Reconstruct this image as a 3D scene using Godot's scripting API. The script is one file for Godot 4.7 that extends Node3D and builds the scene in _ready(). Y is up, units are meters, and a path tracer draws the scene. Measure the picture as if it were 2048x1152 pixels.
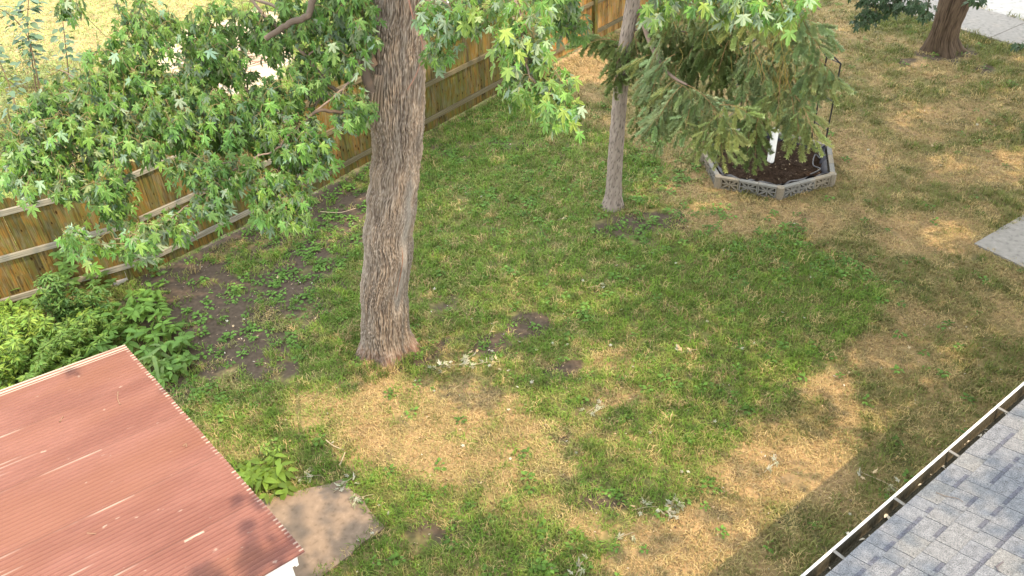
extends Node3D
# A shaded back yard seen from above: silver maple, spruce, board fence, red metal shed roof, house eave.

const H := 7.37
const F := 1700.0
const C0 := Vector3(0.9984273, -0.0447118, 0.0338193)
const C1 := Vector3(-0.0560614, -0.796295, 0.6023051)
const C2 := Vector3(0.0, -0.6032538, -0.7975493)
const EYE := Vector3(0, 7.37, 0)
const SUN := Vector3(0.413, 0.875, 0.257)

var rng := RandomNumberGenerator.new()
var nz := FastNoiseLite.new()
var nf := FastNoiseLite.new()
var names := {}

# ------------------------------------------------------------------ geometry helpers
class MB:
	var v := PackedVector3Array()
	var n := PackedVector3Array()
	var uv := PackedVector2Array()
	var c := PackedColorArray()
	var ix := PackedInt32Array()
	var col := Color(1, 1, 1)
	func tri(a: Vector3, b: Vector3, d: Vector3, ua := Vector2(), ub := Vector2(), ud := Vector2()) -> void:
		var nn := (d - a).cross(b - a).normalized()
		var k := v.size()
		v.append(a); v.append(b); v.append(d)
		n.append(nn); n.append(nn); n.append(nn)
		uv.append(ua); uv.append(ub); uv.append(ud)
		c.append(col); c.append(col); c.append(col)
		ix.append(k); ix.append(k + 1); ix.append(k + 2)
	func quad(a: Vector3, b: Vector3, d: Vector3, e: Vector3, ua := Vector2(0, 0), ub := Vector2(0, 1), ud := Vector2(1, 1), ue := Vector2(1, 0)) -> void:
		tri(a, b, d, ua, ub, ud)
		tri(a, d, e, ua, ud, ue)
	# outline in XY (any winding), extruded from z=0 to z=depth
	func ext(poly: PackedVector2Array, depth: float, t: Transform3D, uo := Vector2()) -> void:
		var p := poly
		if not Geometry2D.is_polygon_clockwise(p):
			p = poly.duplicate()
			p.reverse()
		var tr := Geometry2D.triangulate_polygon(p)
		for i in range(0, tr.size(), 3):
			var a := p[tr[i]]; var b := p[tr[i + 1]]; var d := p[tr[i + 2]]
			if (b - a).cross(d - a) > 0:
				var q := b; b = d; d = q
			# a b d clockwise seen from +z
			tri(t * Vector3(a.x, a.y, depth), t * Vector3(b.x, b.y, depth), t * Vector3(d.x, d.y, depth), a + uo, b + uo, d + uo)
			tri(t * Vector3(a.x, a.y, 0), t * Vector3(d.x, d.y, 0), t * Vector3(b.x, b.y, 0), a + uo, d + uo, b + uo)
		var s := 0.0
		for i in p.size():
			var a := p[i]; var b := p[(i + 1) % p.size()]
			var l := a.distance_to(b)
			var du := Vector2(depth, 0)
			tri(t * Vector3(a.x, a.y, depth), t * Vector3(a.x, a.y, 0), t * Vector3(b.x, b.y, 0), uo + a + du, uo + a, uo + b)
			tri(t * Vector3(a.x, a.y, depth), t * Vector3(b.x, b.y, 0), t * Vector3(b.x, b.y, depth), uo + a + du, uo + b, uo + b + du)
			s += l
	func box(t: Transform3D, s: Vector3, bev := 0.0, uo := Vector2()) -> void:
		# box from (0,0,0) to s in t, grain along y; long edges chamfered
		var p := PackedVector2Array([Vector2(bev, 0), Vector2(s.x - bev, 0), Vector2(s.x, bev), Vector2(s.x, s.z - bev), Vector2(s.x - bev, s.z), Vector2(bev, s.z), Vector2(0, s.z - bev), Vector2(0, bev)])
		if bev <= 0.0:
			p = PackedVector2Array([Vector2(0, 0), Vector2(s.x, 0), Vector2(s.x, s.z), Vector2(0, s.z)])
		# p is anticlockwise in (x,z); seen from +y (x right, z towards) ...
		var m := p.size()
		var acc := 0.0
		for i in m:
			var a := p[i]; var b := p[(i + 1) % m]
			var l := a.distance_to(b)
			quad(t * Vector3(a.x, 0, a.y), t * Vector3(b.x, 0, b.y), t * Vector3(b.x, s.y, b.y), t * Vector3(a.x, s.y, a.y), uo + Vector2(acc, 0), uo + Vector2(acc + l, 0), uo + Vector2(acc + l, s.y), uo + Vector2(acc, s.y))
			acc += l
		for i in range(1, m - 1):
			tri(t * Vector3(p[0].x, s.y, p[0].y), t * Vector3(p[i].x, s.y, p[i].y), t * Vector3(p[i + 1].x, s.y, p[i + 1].y), uo + p[0], uo + p[i], uo + p[i + 1])
			tri(t * Vector3(p[0].x, 0, p[0].y), t * Vector3(p[i + 1].x, 0, p[i + 1].y), t * Vector3(p[i].x, 0, p[i].y), uo + p[0], uo + p[i + 1], uo + p[i])
	func tube(pts: PackedVector3Array, rad: PackedFloat32Array, sides := 6) -> void:
		if pts.size() < 2:
			return
		var k0 := v.size()
		var up := Vector3(0.31, 0.2, 0.93)
		var len := 0.0
		for i in pts.size():
			var d: Vector3 = (pts[mini(i + 1, pts.size() - 1)] - pts[maxi(i - 1, 0)]).normalized()
			if absf(d.dot(up)) > 0.95:
				up = Vector3(0.9, 0.3, -0.3)
			var x := up.cross(d).normalized()
			var y := d.cross(x)
			up = y
			if i > 0:
				len += pts[i].distance_to(pts[i - 1])
			for s in sides + 1:
				var a := TAU * s / sides
				var r := x * cos(a) + y * sin(a)
				v.append(pts[i] + r * rad[i]); n.append(r); c.append(col)
				uv.append(Vector2(float(s) / sides, len))
		for i in pts.size() - 1:
			for s in sides:
				var a := k0 + i * (sides + 1) + s
				var b := a + sides + 1
				ix.append(a); ix.append(b); ix.append(a + 1)
				ix.append(a + 1); ix.append(b); ix.append(b + 1)
	func grid(w: int, h: int, pos: PackedVector3Array, colors: PackedColorArray, uvs: PackedVector2Array, flip := false) -> void:
		# smooth surface of (w x h) points
		var k0 := v.size()
		for j in h:
			for i in w:
				var k := j * w + i
				var dx := pos[j * w + mini(i + 1, w - 1)] - pos[j * w + maxi(i - 1, 0)]
				var dy := pos[mini(j + 1, h - 1) * w + i] - pos[maxi(j - 1, 0) * w + i]
				var nn := dy.cross(dx).normalized()
				v.append(pos[k]); n.append(-nn if flip else nn)
				c.append(colors[k] if colors.size() else col)
				uv.append(uvs[k] if uvs.size() else Vector2(float(i) / (w - 1), float(j) / (h - 1)))
		for j in h - 1:
			for i in w - 1:
				var a := k0 + j * w + i
				var q := [a, a + 1, a + w, a + 1, a + w + 1, a + w] if not flip else [a, a + w, a + 1, a + 1, a + w, a + w + 1]
				for e in q:
					ix.append(e)
	func into(m: ArrayMesh, mat: Material) -> ArrayMesh:
		if ix.is_empty():
			return m
		var a := []
		a.resize(Mesh.ARRAY_MAX)
		a[Mesh.ARRAY_VERTEX] = v
		a[Mesh.ARRAY_NORMAL] = n
		a[Mesh.ARRAY_TEX_UV] = uv
		a[Mesh.ARRAY_COLOR] = c
		a[Mesh.ARRAY_INDEX] = ix
		m.add_surface_from_arrays(Mesh.PRIMITIVE_TRIANGLES, a)
		m.surface_set_material(m.get_surface_count() - 1, mat)
		return m
	func mesh(mat: Material) -> ArrayMesh:
		return into(ArrayMesh.new(), mat)

# ------------------------------------------------------------------ naming helpers
func numbered(s: String) -> String:
	var k: int = names.get(s, 0)
	names[s] = k + 1
	return s if k == 0 else "%s_%03d" % [s, k]

func tag(o: Node, label: String, category: String, group := "", kind := "") -> Node:
	if label: o.set_meta("label", label)
	if category: o.set_meta("category", category)
	if group: o.set_meta("group", group)
	if kind: o.set_meta("kind", kind)
	return o

func base(called: String, where: Vector3, label: String, category: String, group := "") -> Node3D:
	var o := Node3D.new()
	o.name = numbered(called)
	add_child(o)
	o.position = where
	tag(o, label, category, group)
	return o

var kid_names := {}
func put(called: String, mesh: Mesh, parent: Node = null, t := Transform3D(), stuff := false) -> MeshInstance3D:
	var o := MeshInstance3D.new()
	if parent == null or parent == self:
		o.name = numbered(called)
		add_child(o)
	else:
		var key := str(parent.get_instance_id()) + called
		var k: int = kid_names.get(key, 0)
		kid_names[key] = k + 1
		o.name = called if k == 0 else "%s_%03d" % [called, k]
		parent.add_child(o, true)
	o.mesh = mesh
	o.transform = t
	if stuff: o.set_meta("kind", "stuff")
	return o

func many(called: String, mesh: Mesh, xs: Array, cols: Array, parent: Node = null) -> MultiMeshInstance3D:
	var mm := MultiMesh.new()
	mm.transform_format = MultiMesh.TRANSFORM_3D
	mm.use_colors = cols.size() > 0
	mm.mesh = mesh
	mm.instance_count = xs.size()
	for i in xs.size():
		mm.set_instance_transform(i, xs[i])
		if cols.size():
			mm.set_instance_color(i, cols[i])
	var o := MultiMeshInstance3D.new()
	o.multimesh = mm
	o.name = called if parent else numbered(called)
	(parent if parent else self).add_child(o, true)
	o.set_meta("kind", "stuff")
	return o

# ------------------------------------------------------------------ survey helpers: bearings measured from the lookout point
func ray(px: float, py: float) -> Vector3:
	return C0 * (px - 1024.0) + C1 * (py - 576.0) + C2 * F

func at(px: float, py: float, y := 0.0) -> Vector3:
	var r := ray(px, py)
	return EYE + r * ((y - H) / r.y)

func along(px: float, py: float, d: float) -> Vector3:
	return EYE + ray(px, py).normalized() * d

func onz(px: float, py: float, z: float) -> Vector3:
	var r := ray(px, py)
	return EYE + r * (z / r.z)

func proj(p: Vector3) -> Vector3:
	var q := p - EYE
	var d := q.dot(C2)
	return Vector3(q.dot(C0) / d * F + 1024.0, q.dot(C1) / d * F + 576.0, d)

func sungnd(p: Vector3) -> Vector3:
	return p - SUN * (p.y / SUN.y)

func lin(r: float, g: float, b: float) -> Color:
	return Color(r, g, b).linear_to_srgb()

func mat(c: Color, rough := 0.85, spec := 0.5) -> StandardMaterial3D:
	var m := StandardMaterial3D.new()
	m.albedo_color = c.linear_to_srgb()
	m.roughness = rough
	m.metallic_specular = spec
	return m

func vmat(rough := 0.85, spec := 0.4, back := 0.0, tint := Color(1, 1, 1)) -> StandardMaterial3D:
	var m := mat(tint, rough, spec)
	m.vertex_color_use_as_albedo = true
	if back > 0.0:
		m.backlight_enabled = true
		m.backlight = Color(back, back, back * 0.45).linear_to_srgb()
	return m

func rn(a: float, b: float) -> float:
	return rng.randf_range(a, b)

func curve_pts(p: Array, steps := 6) -> PackedVector3Array:
	var o := PackedVector3Array()
	for i in p.size() - 1:
		var a: Vector3 = p[maxi(i - 1, 0)]; var b: Vector3 = p[i]; var c: Vector3 = p[i + 1]; var d: Vector3 = p[mini(i + 2, p.size() - 1)]
		for s in steps:
			o.append(b.cubic_interpolate(c, a, d, float(s) / steps))
	o.append(p[-1])
	return o

func taper(n: int, a: float, b: float) -> PackedFloat32Array:
	var o := PackedFloat32Array()
	for i in n:
		o.append(lerpf(a, b, float(i) / maxi(n - 1, 1)))
	return o

func facing(z: Vector3, y: Vector3) -> Basis:
	var zz := z.normalized()
	var x := y.cross(zz)
	if x.length() < 0.01:
		x = Vector3(1, 0, 0).cross(zz)
	x = x.normalized()
	return Basis(x, zz.cross(x), zz)

# ------------------------------------------------------------------ leaves
# a silver maple leaf: petiole from the origin along +z, blade after it, upper face +y
func maple_leaf(top: Color, under: Color, stalk: Color, tinted: bool, deep := 1.0, pet := 0.45) -> ArrayMesh:
	var half := [[0, 1.0], [7, 0.80], [11, 0.86], [17, 0.58], [21, 0.62], [27, 0.26 + 0.25 * (1.0 - deep)], [36, 0.52], [42, 0.70], [48, 0.92], [55, 0.66], [60, 0.70], [68, 0.48], [80, 0.24 + 0.2 * (1.0 - deep)], [95, 0.42], [106, 0.58], [116, 0.36], [140, 0.24], [170, 0.10]]
	var ring := []
	for h in half:
		ring.append([h[0], h[1]])
	for i in range(half.size() - 1, 0, -1):
		ring.append([-half[i][0], half[i][1]])
	var m := ArrayMesh.new()
	for side in 2:
		var b := MB.new()
		b.col = Color(1, 1, 1)
		var off := 0.006 if side == 0 else -0.006
		var pts := PackedVector3Array()
		for h in ring:
			var a := deg_to_rad(h[0])
			var r: float = h[1]
			var x := sin(a) * r * 0.92
			var z := cos(a) * r
			var y := absf(x) * 0.30 - 0.28 * maxf(z, 0.0) * maxf(z, 0.0) - 0.35 * x * x
			pts.append(Vector3(x, y + off, z + pet + 0.12))
		var cen := Vector3(0, off, pet + 0.12)
		for i in pts.size():
			var p := pts[i]; var q := pts[(i + 1) % pts.size()]
			if side == 0:
				b.tri(cen, q, p)
			else:
				b.tri(cen, p, q)
		var mt := mat(top if side == 0 else under, 0.42 if side == 0 else 0.6, 0.5)
		mt.backlight_enabled = true
		mt.backlight = Color(0.5, 0.5, 0.12).linear_to_srgb()
		if side == 1: mt.backlight = Color(0.3, 0.3, 0.15).linear_to_srgb()
		mt.vertex_color_use_as_albedo = tinted
		b.into(m, mt)
	if pet > 0.0:
		var s := MB.new()
		s.tube(PackedVector3Array([Vector3(0, 0, 0), Vector3(0, 0.05, pet * 0.5), Vector3(0, 0, pet + 0.14)]), PackedFloat32Array([0.016, 0.012, 0.012]), 3)
		s.into(m, mat(stalk, 0.6))
	return m

# ovate leaf along +z from the origin, upper face +y, length 1, width w
func ovate_leaf(w: float, mt: Material, sag := 0.35, fold := 0.25, n := 5) -> ArrayMesh:
	var pos := PackedVector3Array()
	for j in n + 1:
		var t := float(j) / n
		var hw := w * 0.5 * pow(sin(PI * clampf(t * 0.94 + 0.03, 0.0, 1.0)), 0.8) * (1.15 - 0.45 * t)
		for i in 3:
			var s := i - 1.0
			pos.append(Vector3(s * hw, absf(s) * hw * fold - sag * t * t, t))
	var b := MB.new()
	b.grid(3, n + 1, pos, PackedColorArray(), PackedVector2Array(), true)
	return b.mesh(mt)

# a flattened spray of grass blades round the origin, about one unit across
func tuft(blades: int, spread: float, height: float, width: float, seed_: int, mt: Material) -> ArrayMesh:
	var r := RandomNumberGenerator.new()
	r.seed = seed_
	var b := MB.new()
	for i in blades:
		var a := r.randf() * TAU
		var o := Vector3(cos(a), 0, sin(a)) * sqrt(r.randf()) * spread
		var a2 := r.randf() * TAU
		var dir := Vector3(cos(a2), 0, sin(a2))
		var h := height * r.randf_range(0.45, 1.15)
		var lean := r.randf_range(0.3, 1.5) * h
		var side := Vector3(-dir.z, 0, dir.x) * width * r.randf_range(0.7, 1.3)
		var p1 := o + dir * lean * 0.35 + Vector3(0, h * 0.62, 0)
		var p2 := o + dir * lean + Vector3(0, h * r.randf_range(0.55, 1.0), 0)
		var k := r.randf_range(0.65, 1.2)
		b.col = Color(k, k, k * r.randf_range(0.85, 1.0))
		b.tri(o - side, p1 - side * 0.8, o + side)
		b.tri(o + side, p1 - side * 0.8, p1 + side * 0.8)
		b.tri(p1 - side * 0.8, p2, p1 + side * 0.8)
	return b.mesh(mt)

# low broad-leaved weed: small leaves on short stalks
func weed(leaves: int, size: float, seed_: int, mt: Material) -> ArrayMesh:
	var r := RandomNumberGenerator.new()
	r.seed = seed_
	var b := MB.new()
	for i in leaves:
		var a := r.randf() * TAU
		var d := Vector3(cos(a), r.randf_range(-0.25, 0.35), sin(a))
		var o := Vector3(cos(a), 0, sin(a)) * r.randf_range(0.0, 0.7) + Vector3(0, r.randf_range(0.15, 0.7), 0)
		var sd := Vector3(-sin(a), r.randf_range(-0.3, 0.3), cos(a)) * size * r.randf_range(0.28, 0.42)
		var l := size * r.randf_range(0.7, 1.2)
		var k := r.randf_range(0.7, 1.25)
		b.col = Color(k, k, k)
		var m1 := o + d * l * 0.5
		var tip := o + d * l - Vector3(0, 0.12 * l, 0)
		b.tri(o, m1 + sd, m1)
		b.tri(o, m1, m1 - sd)
		b.tri(m1, m1 + sd, tip)
		b.tri(m1, tip, m1 - sd)
	return b.mesh(mt)

# ------------------------------------------------------------------ textures
func noise_tex(size: int, freq: float, ramp: Array, seed_ := 1, stretch := Vector2(1, 1)) -> ImageTexture:
	var n := FastNoiseLite.new()
	n.seed = seed_
	n.frequency = freq
	n.fractal_octaves = 5
	var im := Image.create(size, size, true, Image.FORMAT_RGB8)
	for y in size:
		for x in size:
			var a := n.get_noise_2d(x * stretch.x, y * stretch.y)
			var b := n.get_noise_2d((x - size) * stretch.x, y * stretch.y)
			var w := clampf((x - size * 0.75) / (size * 0.25), 0, 1)
			var t := clampf(lerpf(a, b, w) * 0.9 + 0.5, 0, 1) * (ramp.size() - 1)
			var i := mini(int(t), ramp.size() - 2)
			im.set_pixel(x, y, (ramp[i] as Color).lerp(ramp[i + 1], t - i).linear_to_srgb())
	im.generate_mipmaps()
	return ImageTexture.create_from_image(im)

func wood_tex(seed_: int) -> ImageTexture:
	var w := 192
	var h := 768
	var n := FastNoiseLite.new(); n.seed = seed_; n.frequency = 1.0; n.fractal_octaves = 4
	var im := Image.create(w, h, true, Image.FORMAT_RGB8)
	for y in h:
		for x in w:
			var g := n.get_noise_2d(x * 0.14, y * 0.006)
			var fine := n.get_noise_2d(x * 0.55 + 300, y * 0.02)
			var st := n.get_noise_2d(x * 0.035 - 90, y * 0.0035 + 40)
			var blot := n.get_noise_2d(x * 0.02 + 700, y * 0.011)
			var k := 1.0 + g * 0.42 + fine * 0.32
			var c := Color(0.235, 0.175, 0.075) * k
			c = c.lerp(Color(0.30, 0.19, 0.06) * k, clampf(blot * 2.2 + 0.25, 0, 1))
			c = c.lerp(Color(0.27, 0.24, 0.155) * k, clampf(-blot * 1.8, 0, 0.75))
			c = c.lerp(Color(0.21, 0.205, 0.07) * k, clampf(n.get_noise_2d(x * 0.03 + 1500, y * 0.005) * 2.4 + 0.1, 0, 0.8))
			c = c.lerp(Color(0.07, 0.045, 0.02), clampf((st - 0.18) * 3.0, 0, 0.6))
			im.set_pixel(x, y, Color(clampf(c.r, 0.02, 1), clampf(c.g, 0.015, 1), clampf(c.b, 0.01, 1)).linear_to_srgb())
	# a few knots
	var r := RandomNumberGenerator.new(); r.seed = seed_
	for k in 9:
		var cx := r.randi_range(8, w - 8); var cy := r.randi_range(12, h - 12)
		var s := r.randf_range(2.0, 5.0)
		for y in range(-14, 15):
			for x in range(-8, 9):
				var d := sqrt(x * x + y * y * 0.4) / s
				if d < 1.6 and cx + x >= 0 and cx + x < w and cy + y >= 0 and cy + y < h:
					im.set_pixel(cx + x, cy + y, im.get_pixel(cx + x, cy + y).lerp(Color(0.22, 0.13, 0.06), clampf(1.6 - d, 0, 0.8)))
	im.generate_mipmaps()
	return ImageTexture.create_from_image(im)

# ------------------------------------------------------------------ lawn zones (bearing ellipses: x, y, rx, ry, weight)
var Z_DIRT := [[645, 405, 115, 60, 0.9], [560, 490, 120, 60, 0.75], [700, 440, 50, 60, 0.6], [775, 715, 80, 26, 1.0], [450, 610, 180, 125, 1.0], [640, 470, 90, 60, 0.6], [600, 560, 90, 60, 0.5], [380, 530, 90, 45, 0.75], [600, 410, 110, 45, 0.9], [450, 700, 75, 65, 0.9], [560, 650, 60, 40, 0.85], [690, 350, 60, 45, 0.7], [340, 740, 40, 60, 0.8], [535, 740, 60, 28, 0.6], [1110, 735, 60, 18, 0.95], [1060, 650, 40, 28, 0.85], [975, 690, 50, 24, 0.7], [890, 610, 32, 32, 0.55], [860, 1065, 60, 26, 0.6], [1205, 1000, 60, 22, 0.6], [1250, 455, 60, 36, 0.75], [1340, 440, 50, 20, 0.5], [700, 400, 60, 36, 0.6], [1010, 290, 40, 14, 0.5], [1160, 815, 60, 14, 0.5], [905, 300, 50, 24, 0.4], [760, 725, 45, 22, 0.8], [860, 690, 40, 26, 0.6], [1130, 885, 30, 14, 0.4], [990, 470, 40, 20, 0.35], [1890, 105, 60, 18, 0.8], [1830, 125, 30, 10, 0.7], [1970, 138, 16, 8, 0.7], [1610, 440, 22, 10, 0.4], [300, 560, 40, 30, 0.8], [430, 480, 80, 30, 0.7], [830, 960, 40, 20, 0.4]]
var Z_GREEN := [[1640, 540, 190, 95, 0.9], [1450, 590, 170, 110, 0.75], [1690, 650, 90, 60, 0.85], [1290, 640, 110, 90, 0.6], [1090, 790, 62, 46, 1.0], [1380, 870, 90, 40, 0.8], [980, 250, 190, 65, 1.0], [900, 290, 60, 60, 0.9], [960, 400, 140, 90, 0.85], [690, 640, 45, 70, 0.95], [1300, 1000, 110, 50, 0.8], [1560, 720, 120, 45, 0.8], [480, 830, 80, 50, 0.7], [540, 870, 35, 50, 0.6], [620, 690, 70, 50, 0.55], [1120, 500, 160, 90, 0.75], [900, 500, 60, 90, 0.6], [1010, 590, 90, 50, 0.45], [540, 560, 90, 60, 0.45], [660, 470, 70, 60, 0.6], [650, 560, 80, 60, 0.5], [1900, 60, 90, 24, 1.0], [1800, 40, 60, 22, 0.9], [1985, 95, 70, 18, 0.9], [1180, 340, 150, 50, 0.6], [740, 1000, 60, 70, 0.65], [1000, 1080, 120, 60, 0.55], [1720, 230, 60, 40, 0.4], [1980, 250, 60, 30, 0.35], [1240, 570, 100, 60, 0.55], [1550, 960, 20, 14, 0.4], [1870, 860, 130, 70, 0.35], [1600, 1080, 140, 60, 0.5]]
var Z_DRY := [[880, 850, 230, 92, 1.0], [760, 770, 50, 55, 0.9], [640, 830, 70, 44, 0.85], [1000, 940, 160, 44, 0.8], [1250, 720, 80, 26, 0.8], [1240, 790, 60, 24, 0.7], [1570, 950, 140, 55, 1.0], [1400, 1055, 150, 50, 1.0], [1300, 1120, 90, 40, 1.0], [1650, 770, 60, 30, 0.7], [1690, 830, 40, 22, 0.7], [1190, 130, 70, 34, 1.0], [1480, 440, 150, 46, 0.8], [1600, 470, 120, 40, 0.7], [1850, 470, 110, 46, 0.9], [1950, 330, 130, 36, 0.6], [1380, 370, 80, 30, 0.8], [470, 880, 50, 45, 0.7], [1320, 380, 50, 24, 0.5], [1040, 1010, 80, 30, 0.6], [1200, 1050, 70, 28, 0.6], [730, 890, 80, 40, 0.7], [1780, 700, 100, 40, 0.55], [1700, 300, 120, 60, 0.45], [1800, 640, 60, 30, 0.4], [1100, 870, 80, 30, 0.5], [880, 730, 40, 18, 0.5], [1860, 240, 120, 40, 0.5], [1040, 610, 40, 16, 0.6]]
var Z_WEED := [[980, 240, 180, 60, 1.0], [900, 300, 60, 60, 0.9], [1300, 350, 90, 60, 0.8], [1420, 440, 110, 30, 0.8], [1560, 480, 110, 28, 0.8], [1680, 540, 80, 30, 0.8], [1770, 590, 45, 30, 0.9], [1500, 520, 120, 50, 0.35], [560, 560, 110, 60, 0.55], [650, 480, 70, 70, 0.8], [480, 650, 40, 16, 0.8], [1000, 360, 140, 50, 0.7], [420, 590, 60, 30, 0.35], [470, 480, 80, 40, 0.45], [430, 810, 60, 40, 0.6], [1150, 1120, 90, 40, 0.8], [1080, 400, 120, 70, 0.5], [700, 390, 40, 30, 0.5], [1600, 850, 30, 16, 0.6], [1420, 990, 28, 12, 0.8], [560, 670, 60, 30, 0.5], [1250, 480, 60, 26, 0.5], [720, 370, 40, 28, 0.8]]

func zone(list: Array, p: Vector3, soft: float) -> float:
	var s := 0.0
	for e in list:
		var dx: float = (p.x - e[0]) / e[2]
		var dy: float = (p.y - e[1]) / e[3]
		var d := dx * dx + dy * dy
		if d < 2.4:
			s = maxf(s, e[4] * clampf((1.0 - d) * soft + 0.6, 0.0, 1.0))
	return s

const GX := -17.0
const GZ := -29.0
const GW := 33.0
const GD := 29.0
const CELL := 0.125
var zw: Array = []
var gw := 0
var gh := 0

func is_lawn(p: Vector3) -> bool:
	# the unwatered strip starts at two straight mowing lines
	return p.y > 320.0 + 0.54 * (p.x - 1300.0) - 6.0 and p.y < 590.0 - 0.945 * (p.x - 1800.0)

func build_zones() -> void:
	gw = int(GW / CELL)
	gh = int(GD / CELL)
	zw.resize(gw * gh)
	for j in gh:
		for i in gw:
			var w := Vector3(GX + (i + 0.5) * CELL, 0, GZ + (j + 0.5) * CELL)
			var back := behind_fence(w)
			var g := 0.0
			var d := 0.0
			var wd := 0.0
			var nn := nz.get_noise_2d(w.x * 2.0, w.z * 2.0)
			if back > 0.05:
				g = 0.55 + 0.5 * nn
				var q := proj(w)
				if q.z > 1.0:
					g += zone([[620, 110, 160, 90, 0.9], [690, 160, 90, 90, 0.9]], q, 1.0) - zone([[80, 40, 200, 90, 0.5], [250, 20, 120, 50, 0.5]], q, 1.0)
					d = zone([[450, 115, 125, 70, 1.0], [520, 60, 60, 40, 0.6]], q, 2.0)
			else:
				var q := proj(w)
				if w.z > -2.5 or q.z < 1.0:
					g = 0.4 + nn * 0.5
				else:
					var inside := is_lawn(q)
					g = (0.84 if inside else 0.54) + (0.32 if inside else 0.42) * nn
					var gg := zone(Z_GREEN, q, 1.3)
					var dd := zone(Z_DRY, q, 1.3)
					if not inside and q.x > 1100 and q.y > 250:
						gg *= 0.55
					g = clampf(g + gg * 0.5 - dd * (0.62 if inside else 0.45), 0.02, 1.0)
					if not inside and q.y > 300 and q.x > 1250:
						g = minf(g, 0.62)
					d = zone(Z_DIRT, q, 1.0) * clampf(0.85 + nn * 0.9, 0.0, 1.0)
					wd = zone(Z_WEED, q, 1.0)
			zw[j * gw + i] = Vector3(clampf(g, 0, 1), clampf(d, 0, 1), wd)

func zat(x: float, z: float) -> Vector3:
	var u := clampf((x - GX) / CELL - 0.5, 0.0, gw - 1.001)
	var v := clampf((z - GZ) / CELL - 0.5, 0.0, gh - 1.001)
	var i := int(u); var j := int(v)
	var a: Vector3 = zw[j * gw + i]; var b: Vector3 = zw[j * gw + i + 1]
	var c: Vector3 = zw[(j + 1) * gw + i]; var d: Vector3 = zw[(j + 1) * gw + i + 1]
	return a.lerp(b, u - i).lerp(c.lerp(d, u - i), v - j)

# ------------------------------------------------------------------ fence line
var fence_pts: PackedVector3Array

func behind_fence(w: Vector3) -> float:
	# signed distance behind the fence line (positive on the neighbour's side)
	var best := 1e9
	var sgn := 0.0
	for i in fence_pts.size() - 1:
		var a := fence_pts[i]; var b := fence_pts[i + 1]
		var ab := b - a
		var t := clampf((w - a).dot(ab) / ab.length_squared(), 0.0, 1.0)
		var d := w.distance_to(a + ab * t)
		if d < best:
			best = d
			sgn = ab.x * (w.z - a.z) - ab.z * (w.x - a.x)
	return best if sgn < 0 else -best

# ------------------------------------------------------------------ build
var patio: PackedVector2Array
var path_slab: PackedVector2Array
var walk: PackedVector2Array
var road_poly: PackedVector2Array
var bed: PackedVector2Array
var shed_rect: PackedVector2Array
var house_rect: PackedVector2Array

func flat(a: Array) -> PackedVector2Array:
	var o := PackedVector2Array()
	for q in a:
		o.append(Vector2(q.x, q.z))
	return o

func _ready() -> void:
	rng.seed = 7
	nz.seed = 11; nz.frequency = 0.35; nz.fractal_octaves = 3
	nf.seed = 5; nf.frequency = 1.0; nf.fractal_octaves = 3
	camera_and_light()
	survey()
	build_zones()
	ground()
	slabs()
	fence()
	shed()
	house()
	raised_bed()
	arbor()
	maple()
	spruce()
	corner_tree()
	left_plants()
	neighbour()
	litter()
	grass()

func camera_and_light() -> void:
	var cam := Camera3D.new()
	cam.name = "camera"
	cam.transform = Transform3D(Basis(C0, -C1, -C2), EYE)
	cam.fov = 37.435
	cam.near = 0.1
	cam.far = 600.0
	add_child(cam)
	cam.current = true
	var we := WorldEnvironment.new()
	we.name = "environment"
	var e := Environment.new()
	e.background_mode = Environment.BG_SKY
	var sk := ProceduralSkyMaterial.new()
	sk.sky_top_color = Color(0.80, 0.82, 0.84)
	sk.sky_horizon_color = Color(0.95, 0.93, 0.89)
	sk.sky_curve = 0.25
	sk.ground_bottom_color = Color(0.30, 0.28, 0.2)
	sk.ground_horizon_color = Color(0.75, 0.75, 0.7)
	sk.sky_energy_multiplier = 1.8
	sk.sun_angle_max = 25.0
	var sky := Sky.new()
	sky.sky_material = sk
	e.sky = sky
	e.ambient_light_source = Environment.AMBIENT_SOURCE_SKY
	e.tonemap_mode = Environment.TONE_MAPPER_LINEAR
	e.tonemap_exposure = 1.52
	e.sdfgi_enabled = true
	e.ssao_enabled = true
	e.ssil_enabled = true
	we.environment = e
	add_child(we)
	var sun := DirectionalLight3D.new()
	sun.name = "sun"
	sun.light_color = Color(1.0, 0.89, 0.74)
	sun.light_energy = 1.3
	sun.light_angular_distance = 0.5
	sun.shadow_enabled = true
	add_child(sun)
	sun.look_at_from_position(SUN * 50.0, Vector3.ZERO, Vector3(0, 0, -1))

func survey() -> void:
	var p0 := at(310, 548)
	var d0 := (p0 - at(160, 592)).normalized()
	fence_pts = PackedVector3Array([p0 - d0 * 8.1, p0 - d0 * 5.4, p0 - d0 * 2.7, p0, at(605, 404), at(605, 404).lerp(at(1027, 173), 0.5), at(1027, 173), at(1187, 88), at(1187, 88) + (at(1187, 88) - at(1027, 173))])
	fence_pts.append(fence_pts[8] + (fence_pts[8] - fence_pts[7]))
	patio = flat([at(500, 1010), at(690, 962), at(770, 1055), at(640, 1160), at(560, 1260), at(340, 1180)])
	path_slab = flat([at(1948, 490), at(2048, 430), at(2300, 300), at(2420, 470), at(2048, 538)])
	walk = flat([at(1500, -62), at(1826, 33), at(2048, 98), at(2500, 235), at(2560, 150), at(2048, 13), at(1999, 0), at(1700, -85)])
	bed = flat([at(1437, 350, 0.22), at(1562, 372, 0.22), at(1666, 346, 0.22), at(1657, 290, 0.22), at(1546, 262, 0.22), at(1466, 257, 0.22), at(1408, 300, 0.22)])

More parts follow.
